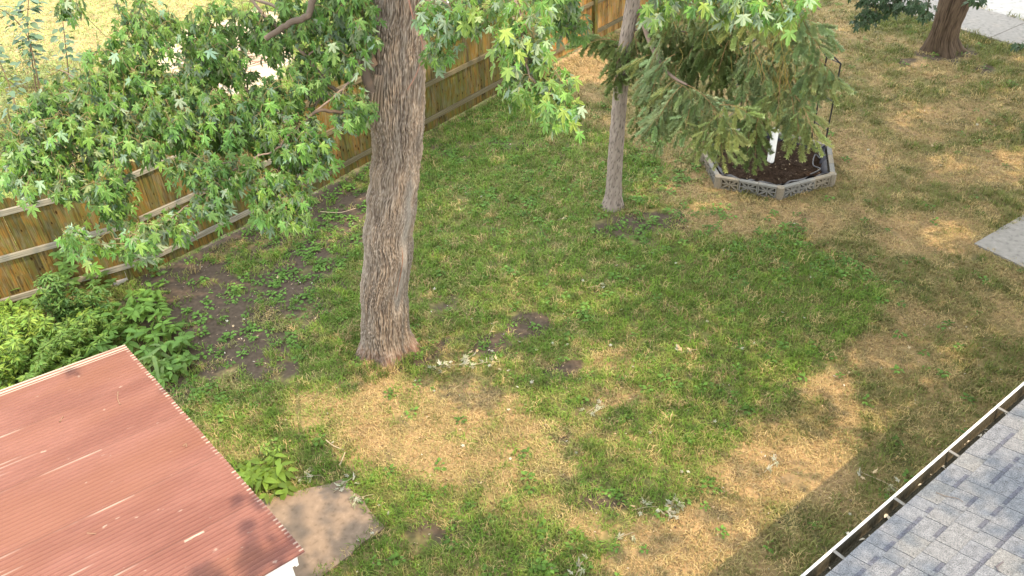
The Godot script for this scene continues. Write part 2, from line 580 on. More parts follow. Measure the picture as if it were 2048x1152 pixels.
func poly_sheet(poly: PackedVector2Array, y: float, depth: float, mt: Material, rough := 0.008) -> ArrayMesh:
	# a slab whose outline is given in x,z; top at y
	var b := MB.new()
	var t := Transform3D(Basis(Vector3(1, 0, 0), Vector3(0, 0, 1), Vector3(0, -1, 0)), Vector3(0, y, 0))
	# local x,y -> world x,z ; local z -> down; build mirrored so the winding stays outward
	var p := PackedVector2Array()
	for i in poly.size():
		var q := poly[i]; var q2 := poly[(i + 1) % poly.size()]
		var cnt := maxi(1, mini(40, int(q.distance_to(q2) / 0.09)))
		for k in cnt:
			var e := q.lerp(q2, float(k) / cnt)
			var o := Vector2(nf.get_noise_2d(e.x * 3.1, e.y * 3.1), nf.get_noise_2d(e.x * 3.1 + 70, e.y * 3.1)) * rough
			p.append(Vector2(e.x + o.x, -e.y - o.y))
	t = Transform3D(Basis(Vector3(1, 0, 0), Vector3(0, 0, -1), Vector3(0, 1, 0)), Vector3(0, y - depth, 0))
	b.ext(p, depth, t)
	return b.mesh(mt)

func ground() -> void:
	# far land, one sheet to the horizon
	var b := MB.new()
	b.quad(Vector3(-300, -0.03, -300), Vector3(300, -0.03, -300), Vector3(300, -0.03, 300), Vector3(-300, -0.03, 300))
	var fm := mat(Color(0.15, 0.15, 0.05), 0.95, 0.2)
	tag(put("ground", b.mesh(fm)), "flat dry grassland under and around the yard", "", "", "structure")
	# the yards
	var w := 1320
	var h := 1160
	var f1 := FastNoiseLite.new(); f1.seed = 21; f1.frequency = 0.05; f1.fractal_octaves = 4
	var f2 := FastNoiseLite.new(); f2.seed = 22; f2.frequency = 0.35; f2.fractal_octaves = 2
	var i1 := f1.get_image(w, h, false, false, true).get_data()
	var i2 := f2.get_image(w, h, false, false, true).get_data()
	var zi := Image.create(gw, gh, false, Image.FORMAT_RGB8)
	for j in gh:
		for i in gw:
			var q: Vector3 = zw[j * gw + i]
			zi.set_pixel(i, j, Color(q.x, q.y, 1.0 if behind_fence(Vector3(GX + (i + 0.5) * CELL, 0, GZ + (j + 0.5) * CELL)) > 0.1 else 0.0))
	zi.resize(w, h, Image.INTERPOLATE_CUBIC)
	var zd := zi.get_data()
	var out := PackedByteArray()
	out.resize(w * h * 3)
	for k in w * h:
		var a := i1[k] / 255.0 - 0.5
		var c := i2[k] / 255.0 - 0.5
		var g := clampf((zd[k * 3] / 255.0 - 0.5 + a * 0.9) * 1.4 + 0.5, 0.0, 1.0)
		var d := clampf((zd[k * 3 + 1] / 255.0 + a * 1.1 - 0.14) * 2.4, 0.0, 1.0)
		var s := 1.0 + c * 0.9 + a * 0.25
		# thatch and soil between the blades, linear values
		var r := lerpf(lerpf(0.33, 0.14, g), 0.080, d) * s
		var gg := lerpf(lerpf(0.225, 0.14, g), 0.060, d) * s
		var bb := lerpf(lerpf(0.115, 0.05, g), 0.043, d) * s
		if zd[k * 3 + 2] > 127:
			r = lerpf(r, 0.42, d); gg = lerpf(gg, 0.335, d); bb = lerpf(bb, 0.25, d)
		out[k * 3] = int(pow(clampf(r, 0, 1), 0.4545) * 255)
		out[k * 3 + 1] = int(pow(clampf(gg, 0, 1), 0.4545) * 255)
		out[k * 3 + 2] = int(pow(clampf(bb, 0, 1), 0.4545) * 255)
	var im := Image.create_from_data(w, h, false, Image.FORMAT_RGB8, out)
	im.generate_mipmaps()
	var lm := mat(Color(1, 1, 1), 0.95, 0.2)
	lm.albedo_texture = ImageTexture.create_from_image(im)
	var n := 120
	var pos := PackedVector3Array()
	for j in n + 1:
		for i in n + 1:
			var x := GX + GW * i / n
			var z := GZ + GD * j / n
			pos.append(Vector3(x, nz.get_noise_2d(x * 1.7 + 50, z * 1.7) * 0.012, z))
	var l := MB.new()
	l.grid(n + 1, n + 1, pos, PackedColorArray(), PackedVector2Array(), true)
	tag(put("lawn", l.mesh(lm)), "patchy lawn with bare soil, dry straw and green stretches", "", "", "structure")

func concrete(tone: Color, seed_: int, sc := 0.8) -> StandardMaterial3D:
	var m := mat(Color(1, 1, 1), 0.9, 0.3)
	m.albedo_texture = noise_tex(384, 0.03, [tone * 0.72, tone * 0.93, tone, tone * 1.04, tone * 1.18], seed_)
	m.uv1_triplanar = true
	m.uv1_world_triplanar = true
	m.uv1_scale = Vector3(sc, sc, sc)
	return m

func slabs() -> void:
	var pm := concrete(Color(0.225, 0.17, 0.128), 31, 0.9)
	tag(put("patio_slab", poly_sheet(patio, 0.03, 0.12, pm, 0.05)), "weathered brown concrete slab beside the shed doorway", "", "", "structure")
	var cm := concrete(Color(0.255, 0.24, 0.22), 33, 0.7)
	var root := base("path", Vector3.ZERO, "pale concrete path end at the right edge of the lawn", "")
	root.set_meta("kind", "structure")
	var c0 := at(1948, 490); var c1 := at(2048, 430)
	var dir := (c1 - c0).normalized()
	var side := (at(2048, 538) - c0).normalized()
	for i in 3:
		var q := flat([c0 + dir * (1.22 * i), c0 + dir * (1.22 * i + 1.205), c0 + dir * (1.22 * i + 1.205) + side * 1.3, c0 + dir * (1.22 * i) + side * 1.3])
		put("paving_slab", poly_sheet(q, 0.03, 0.12, cm, 0.015), root)
	# front pavement
	var sw := base("pavement", Vector3.ZERO, "grey concrete pavement crossing behind the corner tree", "")
	sw.set_meta("kind", "structure")
	var s0 := at(1826, 33); var s1 := at(2048, 98)
	var sd := (s1 - s0).normalized()
	var perp := Vector3(-sd.z, 0, sd.x)
	if perp.dot(Vector3(1, 0, -1)) < 0: perp = -perp
	var wdt := 1.5
	var j0 := at(1978, 79)
	var off := (j0 - s0).dot(sd)
	for i in range(-4, 5):
		var a := s0 + sd * (off + i * 1.72 + 0.008)
		var c := s0 + sd * (off + (i + 1) * 1.72 - 0.008)
		put("paving_slab", poly_sheet(flat([a, c, c + perp * wdt, a + perp * wdt]), 0.035, 0.12, cm), sw)
	walk = flat([s0 - sd * 8, s0 + sd * 12, s0 + sd * 12 + perp * wdt, s0 - sd * 8 + perp * wdt])
	# driveway apron and street beyond
	var rm := concrete(Color(0.40, 0.385, 0.36), 35, 0.4)
	var ra := s0 - sd * 30 + perp * (wdt + 0.02)
	var rb := s0 + sd * 40 + perp * (wdt + 0.02)
	road_poly = flat([ra, rb, rb + perp * 8, ra + perp * 8])
	tag(put("road", poly_sheet(flat([ra, rb, rb + perp * 8, ra + perp * 8]), 0.02, 0.1, rm)), "pale concrete driveway beyond the pavement", "", "", "structure")

# ------------------------------------------------------------------ fence
func picket_poly(w: float, h: float, ear: float) -> PackedVector2Array:
	return PackedVector2Array([Vector2(0, 0), Vector2(w, 0), Vector2(w, h - ear), Vector2(w - ear, h), Vector2(ear, h), Vector2(0, h - ear)])

func fence() -> void:
	var f := base("board_fence", fence_pts[3], "tall weathered brown board fence running diagonally behind the big tree", "fence")
	var inv := Transform3D(Basis(), -fence_pts[3])
	var sun_tinted := []
	var tex := [wood_tex(3), wood_tex(9)]
	var mats := []
	var tints := [Color(0.52, 0.53, 0.50), Color(0.60, 0.56, 0.44), Color(0.44, 0.49, 0.43), Color(0.47, 0.52, 0.38), Color(0.66, 0.58, 0.48), Color(0.40, 0.42, 0.36)]
	for i in 6:
		var m := mat(tints[i], 0.88, 0.25)
		m.albedo_texture = tex[i % 2]
		m.uv1_scale = Vector3(2.6, 0.45, 1)
		mats.append(m)
	var rail_m := mat(Color(0.74, 0.79, 0.85), 0.9, 0.25)
	rail_m.albedo_texture = noise_tex(256, 0.03, [Color(0.10, 0.085, 0.06), Color(0.27, 0.23, 0.165), Color(0.36, 0.315, 0.235), Color(0.44, 0.39, 0.30)], 41, Vector2(4.0, 0.25))
	rail_m.uv1_scale = Vector3(3, 0.5, 1)
	var post_m: Material = mats[3]
	var rail_b := mat(Color(0.42, 0.41, 0.33), 0.9, 0.25)
	rail_b.albedo_texture = rail_m.albedo_texture
	rail_b.uv1_scale = Vector3(3, 0.5, 1)
	var kinds := {}
	for wdt in [0.186, 0.14]:
		var list := []
		for k in 10:
			var b := MB.new()
			var pl := picket_poly(wdt - 0.0025, 1.74, 0.035)
			b.ext(pl, 0.018, Transform3D(), Vector2(rn(0, 3), rn(0, 2)))
			list.append(b.mesh(mats[k % 6]))
		kinds[wdt] = list
	for k in 6:  # end panels: same boards, sunlight put into a brighter, warmer tint
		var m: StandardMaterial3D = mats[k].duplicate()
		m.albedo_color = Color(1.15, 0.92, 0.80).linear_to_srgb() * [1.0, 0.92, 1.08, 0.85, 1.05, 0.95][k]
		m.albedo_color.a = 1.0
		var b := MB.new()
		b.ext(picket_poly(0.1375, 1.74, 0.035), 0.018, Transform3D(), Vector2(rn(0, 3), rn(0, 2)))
		sun_tinted.append(b.mesh(m))
	for i in fence_pts.size() - 1:
		var a := fence_pts[i]; var c := fence_pts[i + 1]
		var d := (c - a).normalized()
		var len := a.distance_to(c)
		var front := Vector3(-d.z, 0, d.x)      # towards the yard
		if front.dot(EYE - a) < 0: front = -front
		var bs := Basis(d, Vector3.UP, front)
		if bs.determinant() < 0:
			bs = Basis(-d, Vector3.UP, front)
		var rev := bs.x.dot(d) < 0
		var wdt := 0.186 if i <= 2 else 0.14
		var cnt := int(round((len - 0.02) / wdt))
		var step := len / cnt
		var lift := 0.06 + 0.03 * sin(i * 2.3)
		for k in cnt:
			var o := a + d * (step * k + (step if rev else 0.0)) + Vector3(0, lift + rn(-0.008, 0.008), 0) - front * (0.03 + rn(0.0, 0.006))
			var tilt := Basis(front, rn(-0.0022, 0.0022))
			var pm: Mesh = kinds[wdt][rng.randi() % 10] if i < 6 else sun_tinted[rng.randi() % 6]
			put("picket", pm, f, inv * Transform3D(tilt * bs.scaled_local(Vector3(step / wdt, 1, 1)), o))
		# rails on the yard side, grain along the rail
		for y in [0.16, 0.83, 1.50]:
			var b := MB.new()
			var l2 := len - 0.06
			var rb := Basis(front, d, front.cross(d))
			var o2 := a + d * 0.03 + Vector3(0, y + lift * 0.5 + rn(-0.02, 0.02), 0) - front * 0.010
			b.box(Transform3D(rb, Vector3.ZERO), Vector3(0.04, l2, 0.085), 0.004, Vector2(rn(0, 2), rn(0, 3)))
			if rb.determinant() < 0:
				rb = rb
			put("rail", b.mesh(rail_m if i < 4 else rail_b), f, inv * Transform3D(Basis(), o2 + Vector3(0, 0.0425, 0)))
	for i in fence_pts.size():
		var p := fence_pts[i]
		var d := (fence_pts[mini(i + 1, fence_pts.size() - 1)] - fence_pts[maxi(i - 1, 0)]).normalized()
		var front := Vector3(-d.z, 0, d.x)
		if front.dot(EYE - p) < 0: front = -front
		var b := MB.new()
		b.box(Transform3D(Basis(front.cross(Vector3.UP), Vector3.UP, front) if Basis(front.cross(Vector3.UP), Vector3.UP, front).determinant() > 0 else Basis(-front.cross(Vector3.UP), Vector3.UP, front), Vector3.ZERO), Vector3(0.10, 1.86 if i != 3 else 1.84, 0.10), 0.006, Vector2(rn(0, 2), rn(0, 2)))
		var xdir := front.cross(Vector3.UP)
		if Basis(xdir, Vector3.UP, front).determinant() < 0: xdir = -xdir
		put("post", b.mesh(post_m if i % 2 == 1 else rail_m), f, inv * Transform3D(Basis(), p - xdir * 0.05 - front * 0.022))
	# broken slab wedged under the fence
	var rb2 := MB.new()
	var rp := PackedVector2Array([Vector2(0, 0), Vector2(0.52, 0.04), Vector2(0.6, 0.13), Vector2(0.3, 0.2), Vector2(0.02, 0.12)])
	rb2.ext(rp, 0.05, Transform3D(Basis(Vector3.RIGHT, -PI / 2), Vector3.ZERO))
	var rk := put("broken_slab", rb2.mesh(concrete(Color(0.42, 0.40, 0.38), 44, 2.0)), null, Transform3D(Basis(Vector3.UP, 0.75) , at(230, 574, 0.02)))
	tag(rk, "flat pale piece of broken concrete lying against the fence foot", "rubble")

# ------------------------------------------------------------------ shed
func shed() -> void:
	var A := at(250, 690, 2.2)
	var B := at(612, 1105, 2.2)
	var d := (B - A).normalized()
	var L := A.distance_to(B)
	var n := Vector3(d.z, 0, -d.x)
	if n.x > 0: n = -n
	var pit := deg_to_rad(7.5)
	var u := n * cos(pit) + Vector3.UP * sin(pit)
	var up := u.cross(d).normalized()
	if up.y < 0: up = -up
	var S := 4.4
	shed_rect = flat([A + d * 0.1, B - d * 0.1, B - d * 0.1 + n * S, A + d * 0.1 + n * S])
	var root := base("shed", Vector3(A.x, 0, A.z), "small white shed under a faded red corrugated metal roof", "shed")
	var inv := Transform3D(Basis(), -root.position)
	# paint: faded red, worn to bare metal on some crests and along the edges
	var w := 1280
	var h := 640
	var im := Image.create(w, h, true, Image.FORMAT_RGB8)
	var a1 := FastNoiseLite.new(); a1.seed = 51; a1.frequency = 0.012; a1.fractal_octaves = 4
	var a2 := FastNoiseLite.new(); a2.seed = 52; a2.frequency = 0.25
	var waves := 80.0
	for x in w:
		var ph := fposmod(float(x) / w * waves, 1.0)
		var crest := cos(ph * TAU)
		var crest_id := int(float(x) / w * waves + 0.5)
		var wear_len := 0.5 + 0.5 * a1.get_noise_2d(crest_id * 37.0, 9.0)
		var seam := fposmod(float(x) / w * 5.0 + 0.01, 1.0)
		for y in h:
			var v := float(y) / h      # 0 at the eave
			var m := a1.get_noise_2d(x * 0.6, y * 0.6)
			var s := a2.get_noise_2d(x, y * 0.25)
			var c := Color(0.140, 0.046, 0.033).lerp(Color(0.178, 0.069, 0.052), clampf(0.5 + m * 1.2, 0, 1)) * (1.0 + s * 0.16)
			c = c.lerp(Color(0.165, 0.060, 0.034), clampf(a1.get_noise_2d(x * 0.25 + 900, y * 0.25) * 1.5, 0, 0.6))
			# worn crests away from the eave
			var worn_lit := 0.0
			var far := clampf((v - 0.30 + a1.get_noise_2d(x * 0.8, 77.0) * 0.3) * 3.0, 0, 1)
			if crest > 0.45:
				worn_lit = clampf((a1.get_noise_2d(crest_id * 23.0, y * 0.5) + far * 0.9 - 0.48 + wear_len * 0.3) * 4.0, 0, 0.9) * far
			if seam < 0.018 and v > 0.16:
				worn_lit = maxf(worn_lit, clampf((v - 0.2) * 2.2 + m, 0, 0.95))
			if x > w * 0.8 + 2 and x < w * 0.8 + 8 + 3.0 * a1.get_noise_2d(y * 2.0, 5.0) and v > 0.105 and v < 0.14:
				worn_lit = clampf(0.7 + s * 0.6, 0, 0.95)  # sunlit fleck on the worn seam, painted as a pale streak
			if x < 34 and crest > 0.2:
				worn_lit = maxf(worn_lit, 0.85 - clampf(m * 2.0, 0, 0.5))
			if v < 0.007 and crest > 0.45:
				worn_lit = maxf(worn_lit, clampf(0.4 + a1.get_noise_2d(crest_id * 91.0, 3.0) * 1.2, 0.1, 0.85))
			if v < 0.25 and v > 0.03:
				worn_lit = maxf(worn_lit, clampf((a1.get_noise_2d(x * 2.6 + 300, y * 3.0) - 0.57) * 9.0, 0, 0.5))
			c = c.lerp(Color(0.42, 0.35, 0.29), worn_lit)
			if seam > 0.972:
				c = c.lerp(Color(0.07, 0.025, 0.02), 0.7)
			im.set_pixel(x, y, Color(clampf(c.r, 0, 1), clampf(c.g, 0, 1), clampf(c.b, 0, 1)).linear_to_srgb())
	im.generate_mipmaps()
	var rm := mat(Color(1, 1, 1), 0.55, 0.45)
	rm.albedo_texture = ImageTexture.create_from_image(im)
	for i in 5:
		var b := MB.new()
		var per := 10
		var cols := 16 * per + 1
		var pos := PackedVector3Array()
		var uvs := PackedVector2Array()
		var extra := 0.03
		for j in 3:
			for k in cols:
				var t := float(k) / (cols - 1)
				var s := (i + t) * L / 5.0 + (t * extra if i < 4 else 0.0) - (0.02 if i > 0 else 0.0) * (1.0 - t)
				var y := cos(s / L * waves * TAU) * 0.0075 + 0.013 * (1.0 - t) * (1.0 if i > 0 else 0.0)
				pos.append(A + d * s + u * (S * j / 2.0) + up * y - Vector3(root.position))
				uvs.append(Vector2(clampf(s / L, 0, 1), j / 2.0))
		b.grid(cols, 3, pos, PackedColorArray(), uvs, up.dot((u).cross(d)) < 0)
		put("roof_sheet", b.mesh(rm), root)
	# walls, lapped white boards
	var wm := mat(Color(0.78, 0.78, 0.76), 0.6, 0.4)
	var trim := mat(Color(0.72, 0.72, 0.71), 0.6, 0.4)
	var bm := MB.new()
	var o0 := A + d * 0.14 + n * 0.14
	var len_d := L - 0.28
	var len_n := S - 0.4
	for side in 4:
		var c0: Vector3; var e: Vector3; var out_: Vector3; var ln: float
		match side:
			0: c0 = o0; e = d; out_ = -n; ln = len_d
			1: c0 = o0 + d * len_d; e = n; out_ = d; ln = len_n
			2: c0 = o0 + d * len_d + n * len_n; e = -d; out_ = n; ln = len_d
			3: c0 = o0 + n * len_n; e = -n; out_ = -d; ln = len_n
		c0.y = 0
		var bs := Basis(e, Vector3.UP, out_)
		var mir := bs.determinant() < 0
		if mir:
			bs = Basis(-e, Vector3.UP, out_)
			c0 += e * ln
		var wl := MB.new()
		var prof := PackedVector2Array()
		var rows := 11
		prof.append(Vector2(-0.06, 0.02))
		for r in rows:
			prof.append(Vector2(0.018, 0.02 + r * 0.19))
			prof.append(Vector2(0.0, 0.02 + (r + 1) * 0.19))
		prof.append(Vector2(-0.06, 0.02 + rows * 0.19))
		# profile in (out, up), swept along the wall
		var sw := Basis(bs.z, bs.y, -bs.x)
		wl.ext(prof, ln, Transform3D(sw, bs.x * ln))
		put("wall", wl.mesh(wm), root, inv * Transform3D(Basis(), c0))
	for q in [o0, o0 + d * len_d]:
		var cb := MB.new()
		cb.box(Transform3D(Basis(d, Vector3.UP, d.cross(Vector3.UP)), Vector3.ZERO), Vector3(0.09, 2.1, 0.09), 0.004)
		var p: Vector3 = q
		p.y = 0
		put("corner_board", cb.mesh(trim), root, inv * Transform3D(Basis(), p - d * 0.045 - d.cross(Vector3.UP) * 0.045))
	# fascia boards under the sheets
	for q in [[A + d * 0.05 + n * 0.06 - Vector3(0, 0.14, 0), d, L - 0.1], [B - d * 0.06 + n * 0.06 - Vector3(0, 0.14, 0), u, S - 0.2]]:
		var fb := MB.new()
		var e: Vector3 = q[1]
		var z := e.cross(Vector3.UP).normalized()
		fb.box(Transform3D(Basis(z.cross(e), e, z), Vector3.ZERO), Vector3(0.10, q[2], 0.025), 0.003)
		var o: Vector3 = q[0]
		if z.cross(e).y < 0: o.y += 0.10
		put("fascia_board", fb.mesh(trim), root, inv * Transform3D(Basis(), o))
	# twigs fallen on the roof
	var tw := mat(Color(0.22, 0.13, 0.08), 0.9)
	var spots := [[[237, 786], [236, 800], [241, 812]], [[120, 846], [127, 835]], [[366, 895], [373, 890], [373, 897]], [[175, 1069], [193, 1070]]]
	var lb := ["curved thin twig lying on the upper sheet of the red shed roof", "tiny straight twig left of the curved one on the shed roof", "hooked bit of twig near the eave of the shed roof", "pale straw bit low on the shed roof"]
	for i in spots.size():
		var pts := []
		for q in spots[i]:
			var r := ray(q[0], q[1])
			var t := (A - EYE).dot(up) / r.dot(up)
			pts.append(EYE + r * t + up * 0.014)
		var b := MB.new()
		var c := curve_pts(pts, 4)
		var o: Vector3 = c[0]
		for k in c.size(): c[k] -= o
		b.tube(c, taper(c.size(), 0.006, 0.004), 5)
		tag(put("fallen_twig", b.mesh(tw), null, Transform3D(Basis(), o)), lb[i], "twig")

# ------------------------------------------------------------------ house eave
func house() -> void:
	var Y := 3.05
	var a := at(1748 + 900 / 3.81, 850 + 30 / 3.81, Y)
	var c := at(1748.0, 850 + 830 / 3.81, Y)
	var d := (a - c).normalized()               # along the eave, to the far right
	var n := Vector3(-d.z, 0, d.x)
	if n.x < 0: n = -n                           # into the house
	var pit := deg_to_rad(16.5)
	var u := n * cos(pit) + Vector3.UP * sin(pit)
	var up := d.cross(u).normalized()
	if up.y < 0: up = -up
	var root := base("house", Vector3(c.x, 0, c.z), "house corner with blue grey shingle roof and white gutter", "house")
	var O := c - d * 3.4                         # left end of the eave
	var LEN := 11.0
	var DEP := 5.2
	var inv := Transform3D(Basis(), -root.position)
	var bs := Basis(d, up, d.cross(up))
	if bs.z.dot(u) > 0: bs = Basis(d, up, d.cross(up))
	# deck
	var dk := MB.new()
	var dp := PackedVector2Array([Vector2(0, 0), Vector2(LEN, 0), Vector2(LEN, DEP), Vector2(0, DEP)])
	var db := Basis(d, u, d.cross(u))
	var dz := db.z
	dk.ext(dp, 0.05, Transform3D(db, Vector3.ZERO))
	put("roof_deck", dk.mesh(mat(Color(0.16, 0.17, 0.20), 0.95)), root, inv * Transform3D(Basis(), O + u * 0.02 - up * (0.052 if dz.dot(up) > 0 else 0.002)))
	# back slope
	var ridge := O + u * DEP
	var u2 := n * cos(pit) - Vector3.UP * sin(pit)
	var bk := MB.new()
	bk.ext(dp, 0.05, Transform3D(Basis(d, u2, d.cross(u2)), Vector3.ZERO))
	put("back_roof", bk.mesh(mat(Color(0.22, 0.24, 0.28), 0.95)), root, inv * Transform3D(Basis(), ridge - Vector3(0, 0.05, 0)))
	# walls
	var wm := mat(Color(0.7, 0.7, 0.68), 0.7)
	var wb := MB.new()
	var zc := n
	var wbs := Basis(d, Vector3.UP, d.cross(Vector3.UP))
	var w0 := O + d * 0.3 + n * 0.42
	w0.y = 0
	if wbs.z.dot(n) < 0:
		w0 += n * (DEP * 2 * cos(pit) - 0.84)
	wb.box(Transform3D(wbs, Vector3.ZERO), Vector3(LEN - 0.6, 2.86, DEP * 2 * cos(pit) - 0.84), 0.0)
	put("wall", wb.mesh(wm), root, inv * Transform3D(Basis(), w0))
	house_rect = flat([O + n * 0.3, O + d * LEN + n * 0.3, O + d * LEN + n * 10.0, O + n * 10.0])
	# shingles, tab by tab
	var smats := []
	for k in 6:
		var w := 48
		var im := Image.create(w, w, true, Image.FORMAT_RGB8)
		var r := RandomNumberGenerator.new(); r.seed = 60 + k
		var tone: Color = [Color(0.185, 0.193, 0.212), Color(0.195, 0.20, 0.212), Color(0.176, 0.185, 0.206), Color(0.203, 0.205, 0.209), Color(0.184, 0.192, 0.209), Color(0.188, 0.198, 0.22)][k]
		var b0: int = [0, 48, 10, 48, 0, 20][k]
		var b1: int = [48, 48, 48, 48, 34, 48][k]
		var nn := FastNoiseLite.new(); nn.seed = k; nn.frequency = 0.06
		for y in w:
			for x in w:
				var q := r.randf()
				var cc := tone * (0.55 + 0.75 * q) if q < 0.88 else tone * (1.35 if q > 0.94 else 0.38)
				cc = cc * (1.0 + nn.get_noise_2d(x, y) * 0.25)
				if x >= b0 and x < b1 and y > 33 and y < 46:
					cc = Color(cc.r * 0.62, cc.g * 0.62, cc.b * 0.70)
				im.set_pixel(x, y, Color(clampf(cc.r, 0, 1), clampf(cc.g, 0, 1), clampf(cc.b, 0, 1)).linear_to_srgb())
		im.generate_mipmaps()
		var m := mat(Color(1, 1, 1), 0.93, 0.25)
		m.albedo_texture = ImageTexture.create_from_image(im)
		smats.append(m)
	var sb := Basis(d, u, d.cross(u))
	var flipz := sb.z.dot(up) < 0
	var tabs := {}
	var widths := [0.10, 0.13, 0.15, 0.17, 0.20]
	for wi in 5:
		for k in 6:
			var b := MB.new()
			var wv: float = widths[wi] - 0.004
			# local: x along eave, y up slope, z out of roof
			var th := 0.009
			var l := 0.165
			var p := [Vector3(0, 0, th), Vector3(wv, 0, th), Vector3(wv, l, 0.0015), Vector3(0, l, 0.0015)]
			b.quad(p[0], p[3], p[2], p[1], Vector2(0, 0), Vector2(0, l / 0.158), Vector2(1, l / 0.158), Vector2(1, 0))
			b.quad(Vector3(0, 0, -0.004), p[0], p[1], Vector3(wv, 0, -0.004), Vector2(0, 0), Vector2(0, 0.05), Vector2(1, 0.05), Vector2(1, 0))
			b.quad(Vector3(0, l, -0.004), p[3], p[0], Vector3(0, 0, -0.004), Vector2(0, 0), Vector2(0, 0.05), Vector2(1, 0.05), Vector2(1, 0))
			b.quad(Vector3(wv, 0, -0.004), p[1], p[2], Vector3(wv, l, -0.004), Vector2(0, 0), Vector2(0, 0.05), Vector2(1, 0.05), Vector2(1, 0))
			tabs[Vector2i(wi, k)] = b.mesh(smats[k])
	var xb := Basis(d, u, up)
	if xb.determinant() < 0:
		xb = Basis(-d, u, up)
	var mirror := xb.x.dot(d) < 0
	var shown := 0
	var rest := []
	var rest_k := []
	for row in 36:
		var s := -rn(0.0, 0.2)
		while s < LEN - 0.3:
			var wi := rng.randi() % 5
			var k := rng.randi() % 6
			var wv: float = widths[wi]
			var o := O + d * (s + (wv if mirror else 0.0)) + u * (row * 0.143) + up * (0.002 + rn(0, 0.003))
			var t := inv * Transform3D(xb, o)
			var q := proj(o)
			if q.x > 1580 and q.x < 2110 and q.y > 720 and q.y < 1200 and q.z > 0.5 and shown < 300:
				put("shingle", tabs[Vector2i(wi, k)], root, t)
				shown += 1
			else:
				rest.append(t); rest_k.append(Vector2i(wi, k))
			s += wv
	# the remaining tabs of the slope as one part
	var by := {}
	var big := ArrayMesh.new()
	for k in 6:
		var st := SurfaceTool.new()
		st.begin(Mesh.PRIMITIVE_TRIANGLES)
		var any := false
		for i in rest.size():
			if rest_k[i].y == k:
				st.append_from(tabs[rest_k[i]], 0, rest[i])
				any = true
		if any:
			st.set_material(smats[k])
			st.commit(big)
	put("shingle_field", big, root, Transform3D(), true)
	# gutter: open trough with a white outer lip
	var white := mat(Color(0.80, 0.80, 0.81), 0.45, 0.5)
	var dirty := mat(Color(1, 1, 1), 0.85, 0.3)
	dirty.albedo_texture = noise_tex(256, 0.04, [Color(0.035, 0.03, 0.022), Color(0.06, 0.055, 0.04), Color(0.085, 0.075, 0.05), Color(0.12, 0.10, 0.075)], 71)
	dirty.uv1_scale = Vector3(3, 3, 1)
	var gin := MB.new()
	var gout := MB.new()
	var G0 := O - n * 0.005 - Vector3(0, 0.015, 0)
	# across: 0 at the eave, growing outwards (-n)
	var inner := [Vector2(0.0, 0.0), Vector2(0.005, -0.085), Vector2(0.02, -0.095), Vector2(0.07, -0.095), Vector2(0.082, -0.085), Vector2(0.098, -0.025), Vector2(0.100, -0.002)]
	var lip := [Vector2(0.100, -0.002), Vector2(0.101, 0.005), Vector2(0.118, 0.006), Vector2(0.121, 0.0), Vector2(0.119, -0.03), Vector2(0.095, -0.07), Vector2(0.09, -0.10), Vector2(0.02, -0.105), Vector2(-0.004, -0.10), Vector2(-0.004, 0.0)]
	for part in [[gin, inner], [gout, lip]]:
		var b: MB = part[0]
		var pl: Array = part[1]
		for i in pl.size() - 1:
			var p: Vector2 = pl[i]; var q: Vector2 = pl[i + 1]
			p.x *= 0.78; q.x *= 0.78
			var p0 := G0 - n * p.x + Vector3(0, p.y, 0) - root.position
			var q0 := G0 - n * q.x + Vector3(0, q.y, 0) - root.position
			b.quad(p0, p0 + d * LEN, q0 + d * LEN, q0, Vector2(p.x * 4, 0), Vector2(p.x * 4, LEN), Vector2(q.x * 4, LEN), Vector2(q.x * 4, 0))
	var gt := put("gutter", gout.mesh(white), root)
	put("gutter_trough", gin.mesh(dirty), gt)
	var hm := mat(Color(0.17, 0.165, 0.155), 0.5, 0.5)
	var h0 := at(1678, 1115, Y - 0.02)
	var t0 := (h0 - O).dot(d)
	var hs := MB.new()
	hs.box(Transform3D(Basis(d, -n, d.cross(-n)), Vector3.ZERO), Vector3(0.020, 0.080, 0.006), 0.001)
	var hmesh := hs.mesh(hm)
	for k in range(-5, 14):
		var s := t0 + k * 0.61
		if s > 0.1 and s < LEN - 0.1:
			put("gutter_hanger", hmesh, gt, inv * Transform3D(Basis(), G0 + d * s + Vector3(0, 0.0, 0)))
	# fascia
	var fb := MB.new()
	fb.box(Transform3D(Basis(-n, d, (-n).cross(d)), Vector3.ZERO), Vector3(0.02, LEN, 0.17), 0.002)
	put("fascia_board", fb.mesh(white), root, inv * Transform3D(Basis(), O + n * 0.03 - Vector3(0, 0.22 if (-n).cross(d).y > 0 else 0.05, 0)))
	# bits caught in the gutter
	var pale := mat(Color(0.62, 0.56, 0.45), 0.8)
	var seedm := ovate_leaf(0.4, pale, 0.3, 0.6)
	var bits := [[1938, 884, 0.05], [1928, 892, 0.03], [1816, 982, 0.04], [1842, 970, 0.035], [1890, 935, 0.03], [1884, 937, 0.03], [1862, 952, 0.03], [1729, 1080, 0.045], [1717, 1074, 0.04], [1737, 1071, 0.03], [1772, 1033, 0.08], [1768, 1038, 0.07], [1697, 1066, 0.03], [1955, 874, 0.04], [1962, 870, 0.04], [1968, 866, 0.04], [1660, 1141, 0.03], [1850, 958, 0.03], [1975, 862, 0.03], [2008, 828, 0.03]]
	for q in bits:
		var p := at(q[0], q[1], Y - 0.10)
		var o := put("seed_husk", seedm, null, Transform3D(Basis(Vector3.UP, rn(0, TAU)).scaled(Vector3.ONE * q[2] * 0.75), p + Vector3(0, 0.012, 0)))
		tag(o, "small pale leaf or seed scrap caught in the gutter", "leaf scrap", "leaf scraps in the gutter")
	# small twig on the shingles
	var tp := []
